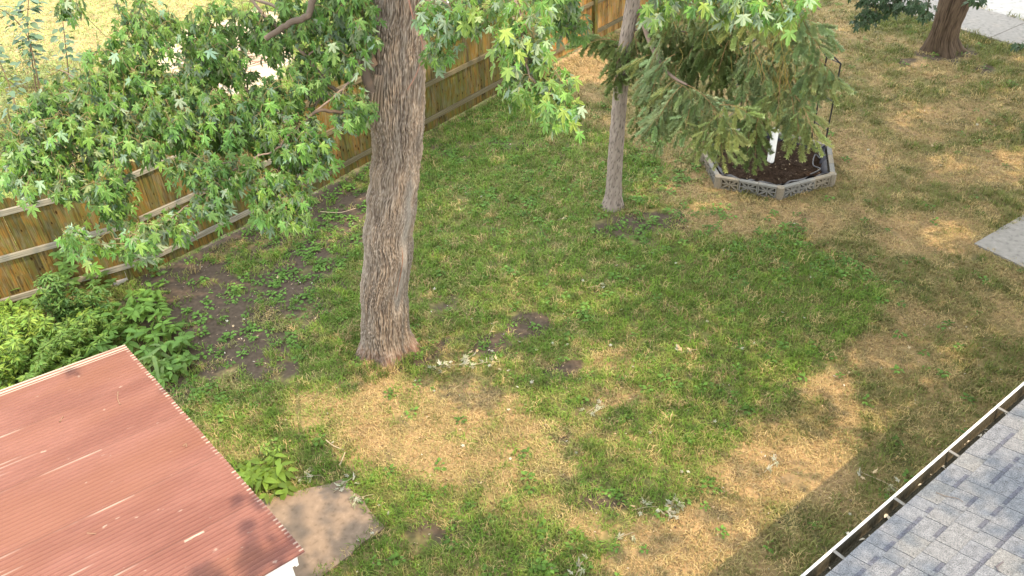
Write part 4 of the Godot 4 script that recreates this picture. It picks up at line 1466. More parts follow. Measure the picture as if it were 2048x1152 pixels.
# sunlit spots: bearing x, y, height of the surface there, radius in metres, strength
var LIT := [[1105, 105, 0.3, 0.6, 1.0], [1130, 45, 1.1, 0.65, 1.0], [1160, 30, 1.0, 0.65, 1.0], [1180, 75, 0.4, 0.5, 0.9], [1255, 50, 0.3, 0.3, 0.8], [1240, 20, 0.9, 0.35, 0.8], [950, 330, 0, 0.2, 0.6], [1060, 300, 0, 0.2, 0.5], [870, 420, 0, 0.22, 0.6], [1030, 440, 0, 0.2, 0.5], [700, 790, 0, 0.45, 1.0], [820, 765, 0, 0.4, 0.9], [560, 890, 0, 0.4, 0.8], [1330, 700, 0, 0.3, 0.4], [1020, 480, 0, 0.25, 0.4], [1180, 640, 0, 0.3, 0.4], [1000, 600, 0, 0.3, 0.35], [1540, 560, 0, 0.3, 0.35], [880, 850, 0, 1.25, 1.0], [740, 830, 0, 0.75, 1.0], [620, 850, 0, 0.5, 1.0], [1000, 900, 0, 0.8, 0.9], [1090, 830, 0, 0.55, 0.9], [470, 880, 0, 0.5, 1.0], [520, 800, 0, 0.3, 0.6], [660, 780, 0, 0.3, 0.8], [770, 770, 0, 0.35, 0.9], [560, 960, 0, 0.5, 0.9], [660, 1010, 0.03, 0.24, 0.9], [600, 1100, 0.03, 0.2, 0.7], [730, 930, 0, 0.35, 0.8], [1240, 720, 0, 0.45, 0.8], [1250, 870, 0, 0.55, 0.75], [1450, 900, 0, 0.6, 0.85], [1430, 960, 0, 0.4, 0.9], [1560, 950, 0, 0.65, 1.0], [1640, 910, 0, 0.3, 1.0], [1460, 1030, 0, 0.5, 0.9], [1380, 1090, 0, 0.45, 0.8], [1290, 1130, 0, 0.45, 0.8], [1150, 1060, 0, 0.35, 0.8], [1060, 970, 0, 0.35, 0.7], [930, 960, 0, 0.4, 0.8], [1200, 945, 0, 0.3, 0.6], [840, 1010, 0, 0.25, 0.5], [1640, 765, 0, 0.28, 0.9], [1690, 825, 0, 0.22, 0.9], [1200, 135, 0, 0.75, 1.0], [1130, 150, 0, 0.5, 0.9], [1150, 90, 0.6, 0.65, 1.0], [1230, 60, 0.6, 0.35, 0.7], [1110, 60, 1.0, 0.5, 0.9], [1210, 238, 0, 0.28, 0.8], [980, 328, 0, 0.22, 0.8], [1180, 285, 0, 0.3, 0.7], [1210, 300, 0, 0.25, 0.7], [910, 460, 0, 0.2, 0.6], [1320, 372, 0, 0.3, 0.85], [1400, 405, 0, 0.35, 0.8], [1310, 345, 0, 0.2, 0.7], [1220, 490, 0, 0.2, 0.7], [1340, 500, 0, 0.35, 0.8], [1390, 520, 0, 0.2, 0.6], [1260, 560, 0, 0.3, 0.35], [1110, 560, 0, 0.3, 0.3], [1400, 330, 0, 0.3, 0.6], [1910, 330, 0, 0.3, 0.9], [2030, 320, 0, 0.4, 0.9], [2040, 370, 0, 0.3, 0.7], [1870, 465, 0, 0.4, 0.85], [1960, 440, 0, 0.22, 0.7], [1900, 500, 0, 0.18, 0.7], [1820, 215, 0, 0.18, 0.9], [1790, 240, 0, 0.18, 0.8], [1800, 130, 0, 0.28, 0.8], [1985, 182, 0, 0.15, 0.7], [1885, 310, 0, 0.2, 0.8], [1670, 65, 0, 0.3, 0.7], [1540, 410, 0, 0.35, 0.45], [1480, 440, 0, 0.3, 0.4], [1700, 320, 0, 0.3, 0.35], [1640, 490, 0, 0.3, 0.3], [1480, 365, 0.1, 0.3, 0.6], [1620, 360, 0.1, 0.3, 0.7], [1040, 70, 5.4, 0.5, 1.0], [1122, 215, 5.05, 0.4, 1.0], [1085, 170, 5.2, 0.3, 0.8], [900, 40, 3.6, 0.3, 0.7], [1440, 10, 4.4, 0.4, 0.8], [1560, 15, 4.4, 0.4, 0.7], [1430, 240, 1.5, 0.5, 0.9], [1350, 260, 1.6, 0.35, 0.5], [1640, 170, 2.0, 0.4, 0.8], [1500, 60, 2.5, 0.3, 0.6], [1560, 280, 1.2, 0.35, 0.6], [200, 850, 2.4, 1.2, 1.0], [60, 900, 2.5, 1.3, 1.0], [330, 780, 2.25, 0.6, 1.0], [350, 900, 2.3, 0.75, 1.0], [120, 1050, 2.5, 1.2, 1.0], [300, 1000, 2.4, 0.7, 1.0], [420, 1040, 2.3, 0.4, 0.7], [330, 1110, 2.3, 0.35, 0.6], [60, 680, 0.5, 1.0, 1.0], [180, 640, 0.6, 0.9, 0.9], [-80, 700, 0.5, 1.2, 1.0], [290, 640, 0.3, 0.5, 0.6], [780, 560, 1.2, 0.3, 0.5], [790, 420, 2.0, 0.35, 0.5], [770, 230, 3.2, 0.35, 0.5], [560, 420, 3.0, 0.4, 0.7], [620, 280, 3.5, 0.4, 0.8], [260, 480, 3.0, 0.45, 0.9], [160, 485, 3.0, 0.45, 0.9], [110, 300, 3.5, 0.9, 0.8], [380, 260, 3.6, 0.7, 0.6], [230, 210, 3.9, 0.9, 0.5], [50, 460, 0.9, 0.9, 0.85], [120, 560, 0.5, 0.7, 0.9], [0, 560, 0.8, 0.8, 0.9], [1990, 1080, 3.4, 0.25, 0.6], [1890, 1115, 3.3, 0.22, 0.8], [2045, 810, 3.2, 0.3, 0.8], [1990, 870, 3.2, 0.2, 0.5]]
var lit_pts := []

func open_to_sun(g: Vector3) -> bool:
	if lit_pts.is_empty():
		for q in LIT:
			var p := at(q[0], q[1], q[2])
			lit_pts.append([sungnd(p), q[3] + 0.16, q[4]])
	for q in lit_pts:
		var c: Vector3 = q[0]
		var dx := g.x - c.x; var dz := g.z - c.z
		var r: float = q[1] * (1.0 + 0.35 * nf.get_noise_2d(g.x * 1.1, g.z * 1.1))
		if dx * dx + dz * dz < r * r:
			return rng.randf() < q[2] * 1.05
	if behind_fence(g) > 0.4:
		return rng.randf() < 0.97
	return false

func crown(root: Node, bp: Vector3, called: String, c: Vector3, ext: Vector3, n: int, leaf: Mesh, size: float) -> void:
	var xs := []; var cs := []
	for i in n:
		var a := rn(0, TAU)
		var r := sqrt(rng.randf())
		var p := Vector3(cos(a) * r, 0, sin(a) * r)
		p.y = rn(-1, 1) * sqrt(maxf(0.05, 1.0 - r * r * 0.8))
		p = c + p * ext
		if p.y < 7.9 or p.distance_to(EYE) < 1.6:
			continue
		if open_to_sun(sungnd(p)):  # leaves left out along sun rays, shaping the dapples below
			continue
		for k in 9:
			var o := p + Vector3(rn(-1, 1), rn(-0.6, 0.6), rn(-1, 1)) * 0.20
			var b := facing(Vector3(rn(-1, 1), rn(-0.8, 0.1), rn(-1, 1)), Vector3(rn(-0.5, 0.5), 1, rn(-0.5, 0.5)))
			var s := size * rn(0.8, 1.25)
			xs.append(Transform3D(b.scaled_local(Vector3(s, s, s)), o - bp))
			var q := rn(0.75, 1.2)
			cs.append(Color(q, q, q * rn(0.8, 1.1)))
	many(called, leaf, xs, cs, root)

# ------------------------------------------------------------------ spruce
func shoot_mesh(seed_: int) -> ArrayMesh:
	# one spruce shoot along +z, length 1, needles all round
	var r := RandomNumberGenerator.new(); r.seed = seed_
	var b := MB.new()
	b.col = Color(0.55, 0.40, 0.22)
	b.tube(PackedVector3Array([Vector3.ZERO, Vector3(0, 0, 0.95)]), PackedFloat32Array([0.02, 0.012]), 3)
	for i in 150:
		var t := r.randf_range(0.0, 1.0)
		var a := r.randf() * TAU
		var out := Vector3(cos(a), sin(a), 0)
		if out.y < -0.4: out.y *= 0.5
		var o := Vector3(0, 0, t)
		var d := (out * 0.95 + Vector3(0, 0, 0.5)).normalized()
		var l := r.randf_range(0.15, 0.21) * (1.0 if t > 0.12 else 0.6)
		var sd := d.cross(Vector3(0, 0, 1)).normalized() * 0.03
		var k := r.randf_range(0.75, 1.25)
		b.col = Color(k, k, k)
		b.tri(o - sd, o + d * l * 1.0, o + sd)
		b.tri(o - sd * 0.7, o + d * l * 0.7 - sd * 0.9, o + d * l)
	return b.mesh(vmat(0.6, 0.4, 0.25))

var sp_x := []
var sp_c := []
var sp_mb: MB

func spray(A: Vector3, B: Vector3, bp: Vector3, tone: Color, dens := 1.0, sz := 0.185) -> void:
	# a bough from A to B with side shoots in a drooping fan
	var d := B - A
	var L := d.length()
	if L < 0.02: return
	var pe := proj(B)
	if pe.x > 1515 and pe.x < 1572 and pe.y > 232: return
	var dn := d.normalized()
	var side := dn.cross(Vector3.UP)
	if side.length() < 0.2: side = dn.cross(Vector3(0.6, 0, 0.8))
	side = side.normalized()
	var pts := PackedVector3Array()
	for i in 7:
		var t := i / 6.0
		pts.append(A + d * t + Vector3(0, 0.10 * L * sin(t * PI), 0) - bp)
	sp_mb.tube(pts, taper(7, 0.005, 0.0025), 5)
	var n := int(maxf(5.0, L / 0.064 * dens))
	for i in n:
		var t := pow((i + 0.5) / n, 0.85)
		var p := A + d * t + Vector3(0, 0.10 * L * sin(t * PI), 0)
		var s := 1.0 if i % 2 == 0 else -1.0
		var sub := (dn * rn(0.5, 0.9) + side * s * rn(0.35, 0.95) + Vector3(0, rn(-0.65, -0.05), 0)).normalized()
		var reach := lerpf(0.30, 0.05, t) * minf(1.0, L / 0.5)
		var tip := p + sub * reach
		if reach > 0.09:
			sp_mb.tube(PackedVector3Array([p - bp, tip - bp]), PackedFloat32Array([0.0022, 0.0016]), 4)
			var m := int(reach / 0.06)
			for k in m:
				var q := p.lerp(tip, (k + 0.4) / m)
				var s2 := 1.0 if k % 2 == 0 else -1.0
				var dd := (sub * 0.7 + dn * s2 * 0.55 + Vector3(0, rn(-0.6, 0.0), 0)).normalized()
				add_shoot(q, dd, bp, tone, sz * rn(0.7, 1.0))
		add_shoot(tip - sub * 0.01, (sub + Vector3(0, rn(-0.35, 0.1), 0)).normalized(), bp, tone, sz * rn(0.85, 1.2))
	add_shoot(B, dn, bp, tone, sz * 1.15)

func add_shoot(p: Vector3, d: Vector3, bp: Vector3, tone: Color, s: float) -> void:
	sp_x.append(Transform3D(facing(d, Vector3.UP + Vector3(rn(-0.4, 0.4), 0, rn(-0.4, 0.4))).scaled_local(Vector3(s * 1.2, s * 1.2, s)), p - bp))
	var k := rn(0.75, 1.25)
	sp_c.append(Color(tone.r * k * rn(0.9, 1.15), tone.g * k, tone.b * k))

func spruce() -> void:
	var bp := at(1222, 412)
	var zt := bp.z
	var root := base("spruce", Vector3(bp.x, 0, bp.z), "spruce with grey trunk and drooping blue green boughs over the raised bed", "tree")
	bp.y = 0
	var prof := [[424, 1194, 1252], [408, 1204, 1247], [390, 1210, 1244], [360, 1213, 1243], [300, 1217, 1247], [200, 1225, 1253], [100, 1236, 1264], [0, 1252, 1280], [-120, 1268, 1294], [-420, 1300, 1315]]
	var rows := 200
	var cn := 64
	var pos := PackedVector3Array(); var col := PackedColorArray(); var uvs := PackedVector2Array()
	var cen := []; var rad := []
	for q in prof:
		var l := onz(q[1], q[0], zt); var r := onz(q[2], q[0], zt)
		cen.append((l + r) * 0.5); rad.append(l.distance_to(r) * 0.5)
	cen[0].y = -0.05
	var seg := 0
	for j in rows:
		var y := lerpf(cen[0].y, cen[-1].y, float(j) / (rows - 1))
		while seg < cen.size() - 2 and cen[seg + 1].y < y: seg += 1
		var t := clampf((y - cen[seg].y) / (cen[seg + 1].y - cen[seg].y), 0, 1)
		var c: Vector3 = cen[seg].lerp(cen[seg + 1], t)
		var r: float = lerpf(rad[seg], rad[seg + 1], t)
		c.y = y
		for i in cn + 1:
			var a := TAU * i / cn
			var dir := Vector3(cos(a), 0, sin(a))
			var n1 := nf.get_noise_3d(cos(a) * 2.2, y * 4.0, sin(a) * 2.2)
			var n2 := nf.get_noise_3d(cos(a) * 5.0, y * 11.0, sin(a) * 5.0)
			pos.append(c + dir * (r + n1 * 0.010 + n2 * 0.006) - bp)
			var cc := Color(0.30, 0.255, 0.22).lerp(Color(0.22, 0.18, 0.155), clampf(0.5 + n1, 0, 1))
			if n2 > 0.30: cc = cc.lerp(Color(0.06, 0.05, 0.045), 0.75)
			col.append(cc)
			uvs.append(Vector2.ZERO)
	var tb := MB.new()
	tb.grid(cn + 1, rows, pos, col, uvs, false)
	put("trunk", tb.mesh(vmat(0.92, 0.25)), root)
	var lm := vmat(0.9, 0.25)
	# boughs: bearing x, y, distance
	var D := [
		[[[1262, -20, 12.9], [1278, 20, 12.7], [1296, 75, 12.4], [1312, 110, 12.1], [1330, 140, 11.8], [1352, 158, 11.5], [1375, 170, 11.2]], 0.045, 0.014],
		[[[1300, -60, 12.8], [1400, -50, 12.2], [1500, -30, 11.6], [1545, 0, 11.4], [1555, 60, 11.3], [1560, 110, 11.2]], 0.035, 0.008],
		[[[1500, -30, 11.6], [1580, -20, 11.3], [1640, 20, 11.1]], 0.02, 0.008],
		[[[1400, -50, 12.2], [1420, 10, 12.0], [1440, 70, 11.9]], 0.018, 0.008],
		[[[1260, 60, 13.2], [1330, 60, 13.0], [1420, 70, 12.8]], 0.02, 0.008],
		[[[1255, 80, 13.2], [1225, 95, 13.0], [1200, 100, 12.9]], 0.012, 0.006]]
	for q in D:
		var pts := []
		for e in q[0]: pts.append(along(e[0], e[1], e[2]))
		var c := curve_pts(pts, 5)
		for k in c.size(): c[k] -= bp
		var b := MB.new()
		b.col = Color(0.19, 0.14, 0.11)
		b.tube(c, taper(c.size(), q[1], q[2]), 8)
		put("bough", b.mesh(lm), root)
	sp_mb = MB.new()
	sp_mb.col = Color(0.26, 0.17, 0.08)
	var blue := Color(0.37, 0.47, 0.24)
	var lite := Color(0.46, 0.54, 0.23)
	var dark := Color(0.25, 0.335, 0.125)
	# named sprays: from (x,y,dist) to (x,y,dist)
	var S := [
		[1350, 165, 11.5, 1395, 205, 11.1, blue, 1.2], [1375, 170, 11.2, 1440, 235, 10.8, blue, 1.2], [1365, 170, 11.3, 1310, 250, 11.2, blue, 1.2],
		[1340, 210, 11.3, 1295, 262, 11.2, blue, 1.0], [1385, 200, 11.1, 1370, 260, 10.9, blue, 1.0], [1440, 210, 10.8, 1495, 225, 10.6, lite, 0.8],
		[1400, 210, 11.0, 1420, 290, 10.8, lite, 1.0], [1430, 225, 10.8, 1445, 310, 10.7, lite, 1.1], [1440, 240, 10.8, 1475, 270, 10.6, lite, 0.9],
		[1410, 240, 10.9, 1400, 295, 10.8, lite, 0.9], [1350, 160, 11.5, 1320, 190, 11.4, lite, 0.8], [1300, 110, 12.2, 1262, 130, 12.2, lite, 0.9],
		[1310, 120, 12.1, 1280, 180, 12.0, blue, 0.9], [1255, 85, 13.1, 1160, 92, 12.8, dark, 1.0], [1250, 90, 13.1, 1185, 80, 12.9, dark, 1.0], [1265, 100, 13.1, 1240, 150, 12.9, dark, 1.0],
		[1260, 110, 13.0, 1225, 170, 12.7, dark, 1.0], [1330, 70, 12.8, 1300, 130, 12.7, dark, 1.0],
		[1480, 10, 11.6, 1470, 70, 11.3, lite, 1.2], [1500, 15, 11.5, 1520, 65, 11.2, lite, 1.1], [1500, 90, 11.4, 1495, 150, 11.2, blue, 1.0], [1510, 100, 11.3, 1530, 160, 11.1, blue, 1.1],
		[1480, 130, 11.4, 1500, 190, 11.2, blue, 1.0], [1555, 60, 11.3, 1600, 100, 11.1, blue, 1.0], [1590, 40, 11.2, 1640, 50, 11.0, blue, 0.9], [1600, 60, 11.2, 1640, 95, 11.0, blue, 1.0],
		[1620, 110, 11.2, 1680, 165, 10.9, blue, 1.0], [1630, 120, 11.2, 1660, 180, 11.0, lite, 1.0], [1620, 120, 11.2, 1625, 190, 11.0, blue, 0.9],
		[1560, 150, 11.2, 1555, 230, 11.0, lite, 1.1], [1575, 160, 11.2, 1590, 250, 11.0, blue, 1.1], [1590, 190, 11.1, 1630, 280, 10.9, lite, 1.1], [1590, 220, 11.1, 1600, 290, 10.9, lite, 1.1],
		[1545, 180, 11.2, 1530, 250, 11.0, blue, 1.1], [1530, 200, 11.3, 1510, 260, 11.1, lite, 1.0], [1500, 200, 11.5, 1495, 310, 11.3, dark, 1.2], [1515, 210, 11.5, 1510, 315, 11.3, dark, 1.2],
		[1560, 200, 11.2, 1570, 270, 11.1, blue, 1.0], [1540, 130, 11.3, 1530, 200, 11.2, blue, 1.0], [1600, 20, 11.2, 1570, 70, 11.1, lite, 0.9]]
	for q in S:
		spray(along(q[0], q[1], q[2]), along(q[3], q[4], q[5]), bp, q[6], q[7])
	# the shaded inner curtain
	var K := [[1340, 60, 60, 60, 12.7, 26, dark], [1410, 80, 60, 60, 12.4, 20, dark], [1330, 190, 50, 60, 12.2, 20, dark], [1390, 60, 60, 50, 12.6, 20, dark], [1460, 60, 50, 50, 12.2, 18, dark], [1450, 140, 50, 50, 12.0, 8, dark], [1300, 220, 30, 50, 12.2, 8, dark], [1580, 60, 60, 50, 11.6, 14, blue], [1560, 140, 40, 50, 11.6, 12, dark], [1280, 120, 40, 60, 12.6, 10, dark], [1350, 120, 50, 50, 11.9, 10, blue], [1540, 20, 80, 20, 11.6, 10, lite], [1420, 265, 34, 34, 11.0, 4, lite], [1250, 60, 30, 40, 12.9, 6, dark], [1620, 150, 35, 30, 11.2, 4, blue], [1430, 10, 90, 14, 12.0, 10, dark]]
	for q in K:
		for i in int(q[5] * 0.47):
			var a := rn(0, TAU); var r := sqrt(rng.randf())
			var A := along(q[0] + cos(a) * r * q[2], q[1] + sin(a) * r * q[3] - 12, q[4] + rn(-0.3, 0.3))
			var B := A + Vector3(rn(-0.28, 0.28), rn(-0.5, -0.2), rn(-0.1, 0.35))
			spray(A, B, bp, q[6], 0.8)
	put("twigs", sp_mb.mesh(lm), root, Transform3D(), true)
	many("needles", shoot_mesh(3), sp_x, sp_c, root)
	# bare yellow brown inner twigs
	var bm := MB.new()
	for i in 80:
		bm.col = Color(0.34, 0.26, 0.08) * rn(0.6, 1.15)
		bm.col.a = 1
		var x := 1562 + rng.randfn(0, 16.0); var y := rn(20, 165)
		if i % 4 == 0:
			x = 1470 + rng.randfn(0, 60.0); y = rn(10, 120)
		var A := along(x, y, 11.0 + rn(-0.2, 0.2))
		var c := curve_pts([A - bp, A + Vector3(rn(-0.06, 0.06), -0.12, rn(-0.05, 0.05)) - bp, A + Vector3(rn(-0.12, 0.12), rn(-0.35, -0.2), rn(-0.1, 0.1)) - bp], 3)
		bm.tube(c, taper(c.size(), 0.0035, 0.0015), 4)
	put("bare_twigs", bm.mesh(lm), root, Transform3D(), true)
	# the crown above: whorled boughs, out of the picture
	var keep_x := sp_x; var keep_c := sp_c
	sp_x = []; sp_c = []
	sp_mb = MB.new()
	sp_mb.col = Color(0.2, 0.14, 0.09)
	for i in 70:
		var y := rn(4.8, 9.5)
		var ang := rn(0, TAU)
		var reach := (11.0 - y) * 0.32
		var A := Vector3(bp.x + 0.2, y, bp.z)
		var dir := Vector3(cos(ang), -0.35, sin(ang))
		var B := A + dir * reach
		if proj(B).y > -60 or proj(A).y > -60: continue
		spray(A.lerp(B, 0.3), B, bp, dark, 0.5, 0.16)
	put("upper_twigs", sp_mb.mesh(lm), root, Transform3D(), true)
	if sp_x.size(): many("upper_needles", shoot_mesh(4), sp_x, sp_c, root)

# ------------------------------------------------------------------ dark tree by the pavement
func corner_tree() -> void:
	var bp := at(1893, 100)
	var root := base("corner_tree", bp, "dark leaved maple with rough brown trunk beside the pavement", "tree")
	var zt := bp.z
	var prof := [[112, 1840, 1935], [104, 1850, 1924], [92, 1856, 1916], [75, 1862, 1911], [50, 1870, 1917], [20, 1878, 1930], [0, 1884, 1939], [-60, 1905, 1962], [-160, 1935, 1992], [-330, 1975, 2030]]
	var cen := []; var rad := []
	for q in prof:
		var l := onz(q[1], q[0], zt); var r := onz(q[2], q[0], zt)
		cen.append((l + r) * 0.5); rad.append(l.distance_to(r) * 0.5)
	cen[0].y = -0.05
	var rows := 220
	var cn := 120
	var pos := PackedVector3Array(); var col := PackedColorArray(); var uvs := PackedVector2Array()
	var seg := 0
	for j in rows:
		var y := lerpf(cen[0].y, cen[-1].y, float(j) / (rows - 1))
		while seg < cen.size() - 2 and cen[seg + 1].y < y: seg += 1
		var t := clampf((y - cen[seg].y) / (cen[seg + 1].y - cen[seg].y), 0, 1)
		var c: Vector3 = cen[seg].lerp(cen[seg + 1], t)
		var r: float = lerpf(rad[seg], rad[seg + 1], t)
		c.y = y
		for i in cn + 1:
			var a := TAU * i / cn
			var dir := Vector3(cos(a), 0, sin(a))
			var n1 := 1.0 - 2.0 * absf(nf.get_noise_3d(cos(a) * 6.5, y * 1.1, sin(a) * 6.5))
			var n2 := nf.get_noise_3d(cos(a) * 8.0, y * 5.0, sin(a) * 8.0)
			var flare := maxf(0.0, 0.5 - y) / 0.5
			pos.append(c + dir * (r * (1.0 + 0.25 * flare * sin(a * 4.0 + 1.0)) + n1 * 0.022 + n2 * 0.01) - bp)
			col.append(Color(0.028, 0.02, 0.014).lerp(Color(0.125, 0.09, 0.062), clampf(n1 * 0.8 + n2 * 0.3, 0, 1)))
			uvs.append(Vector2.ZERO)
	var tb := MB.new()
	tb.grid(cn + 1, rows, pos, col, uvs, false)
	put("trunk", tb.mesh(vmat(0.92, 0.25)), root)
	var lm := vmat(0.9, 0.25)
	var topc: Vector3 = cen[-1]
	for e in [Vector3(-4, 3.5, 1.5), Vector3(-1.5, 4.5, 4), Vector3(3.5, 4, 2), Vector3(1.5, 4, -3.5)]:
		var b := MB.new()
		b.col = Color(0.12, 0.09, 0.07)
		var c := curve_pts([topc - bp, topc - bp + e * 0.5 + Vector3(0, 0.6, 0), topc - bp + e], 6)
		b.tube(c, taper(c.size(), 0.16, 0.03), 8)
		put("limb", b.mesh(lm), root)
	var top := Color(0.032, 0.070, 0.022)
	var leaf := maple_leaf(top, Color(0.10, 0.16, 0.075), Color(0.16, 0.10, 0.05), true, 0.25)
	var xs := []; var cs := []
	var tw := MB.new()
	tw.col = Color(0.10, 0.075, 0.06)
	# low sprays that dip into the picture: x, y, rx, ry, distance, n
	for q in [[1760, 5, 40, 26, 17.5, 90], [1735, 30, 24, 16, 17.5, 30], [1715, 40, 14, 10, 17.6, 8], [1820, 5, 26, 12, 17.0, 34], [1850, 20, 18, 10, 16.6, 14], [1840, 8, 20, 12, 16.8, 14], [1955, -4, 22, 9, 16.2, 12], [2044, 85, 6, 8, 15.0, 8], [1780, -20, 90, 16, 17.3, 60]]:
		var hub := along(q[0], q[1] - 60, q[4])
		for i in q[5]:
			var a := rn(0, TAU); var r := sqrt(rng.randf())
			var p := along(q[0] + cos(a) * r * q[2], q[1] + sin(a) * r * q[3], q[4] + rn(-0.3, 0.3))
			var s := rn(0.085, 0.13)
			xs.append(Transform3D(facing(Vector3(rn(-1, 1), rn(-1.2, -0.2), rn(-0.4, 1)), Vector3(rn(-0.5, 0.5), 1, rn(0, 0.9))).scaled_local(Vector3(s, s, s)), p - bp))
			var k := rn(0.75, 1.3)
			cs.append(Color(k, k, k))
			if i % 5 == 0 and q[0] < 1950:
				tw.tube(PackedVector3Array([hub - bp, hub.lerp(p, 0.5) - bp + Vector3(0, 0.03, 0), p - bp]), PackedFloat32Array([0.006, 0.004, 0.003]), 4)
	put("twigs", tw.mesh(lm), root, Transform3D(), true)
	many("foliage", leaf, xs, cs, root)
	crown(root, bp, "high_crown", bp + Vector3(1.5, 10.0, 3.0), Vector3(8.5, 1.8, 9.0), 13000, leaf, 0.125)  # unseen crown, its density and gaps shaped for the shade below

# ------------------------------------------------------------------ plants at the left and by the shed
func leafy(called: String, label: String, cat: String, c: Vector3, rx: float, h: float, leaves: Array, n: int, s0: float, s1: float, parts: bool, droop: float, stems := 8, stem_col := Color(0.10, 0.13, 0.04)) -> Node3D:
	var root := base(called, c, label, cat)
	var sm := MB.new()
	sm.col = stem_col
	var tips := []
	for i in stems:
		var a := TAU * i / stems + rn(-0.3, 0.3)
		var r := sqrt(rng.randf()) * rx
		var e := Vector3(cos(a) * r, h * rn(0.7, 1.05) * (1.0 - 0.35 * pow(r / rx, 2)), sin(a) * r)
		var p := curve_pts([Vector3(e.x * 0.2, 0, e.z * 0.2), Vector3(e.x * 0.6, e.y * 0.6, e.z * 0.6), e], 5)
		sm.tube(p, taper(p.size(), 0.007, 0.003), 4)
		tips.append(p)
	put("stems", sm.mesh(vmat(0.8, 0.3)), root)
	var xs := []; var cs := []
	for i in n:
		var p: PackedVector3Array = tips[rng.randi() % tips.size()]
		var t := pow(rng.randf(), 0.5)
		var o: Vector3 = p[int(t * (p.size() - 1))]
		var a := rn(0, TAU)
		var out := Vector3(cos(a), 0, sin(a))
		o += out * rn(0.0, 0.05) * h
		var z := out + Vector3(0, rn(-droop, 0.35), 0)
		var s := rn(s0, s1)
		var tr := Transform3D(facing(z, Vector3(rn(-0.35, 0.35), 1, rn(-0.35, 0.35))).scaled_local(Vector3(s, s, s)), o)
		if parts:
			put("leaf", leaves[rng.randi() % leaves.size()], root, tr)
		else:
			xs.append(tr)
			var k := rn(0.7, 1.3)
			cs.append(Color(k * rn(0.85, 1.2), k, k))
	if not parts: many("foliage", leaves[0], xs, cs, root)
	return root

func leafmats(c: Color, rough := 0.5) -> Array:
	var o := []
	for k in 4:
		var g: float = [0.75, 0.95, 1.15, 1.35][k]
		var m := mat(Color(c.r * g, c.g * g, c.b * g * 0.85), rough + 0.1, 0.3)
		m.backlight_enabled = true
		m.backlight = Color(0.4, 0.4, 0.12).linear_to_srgb()
		o.append(m)
	return o

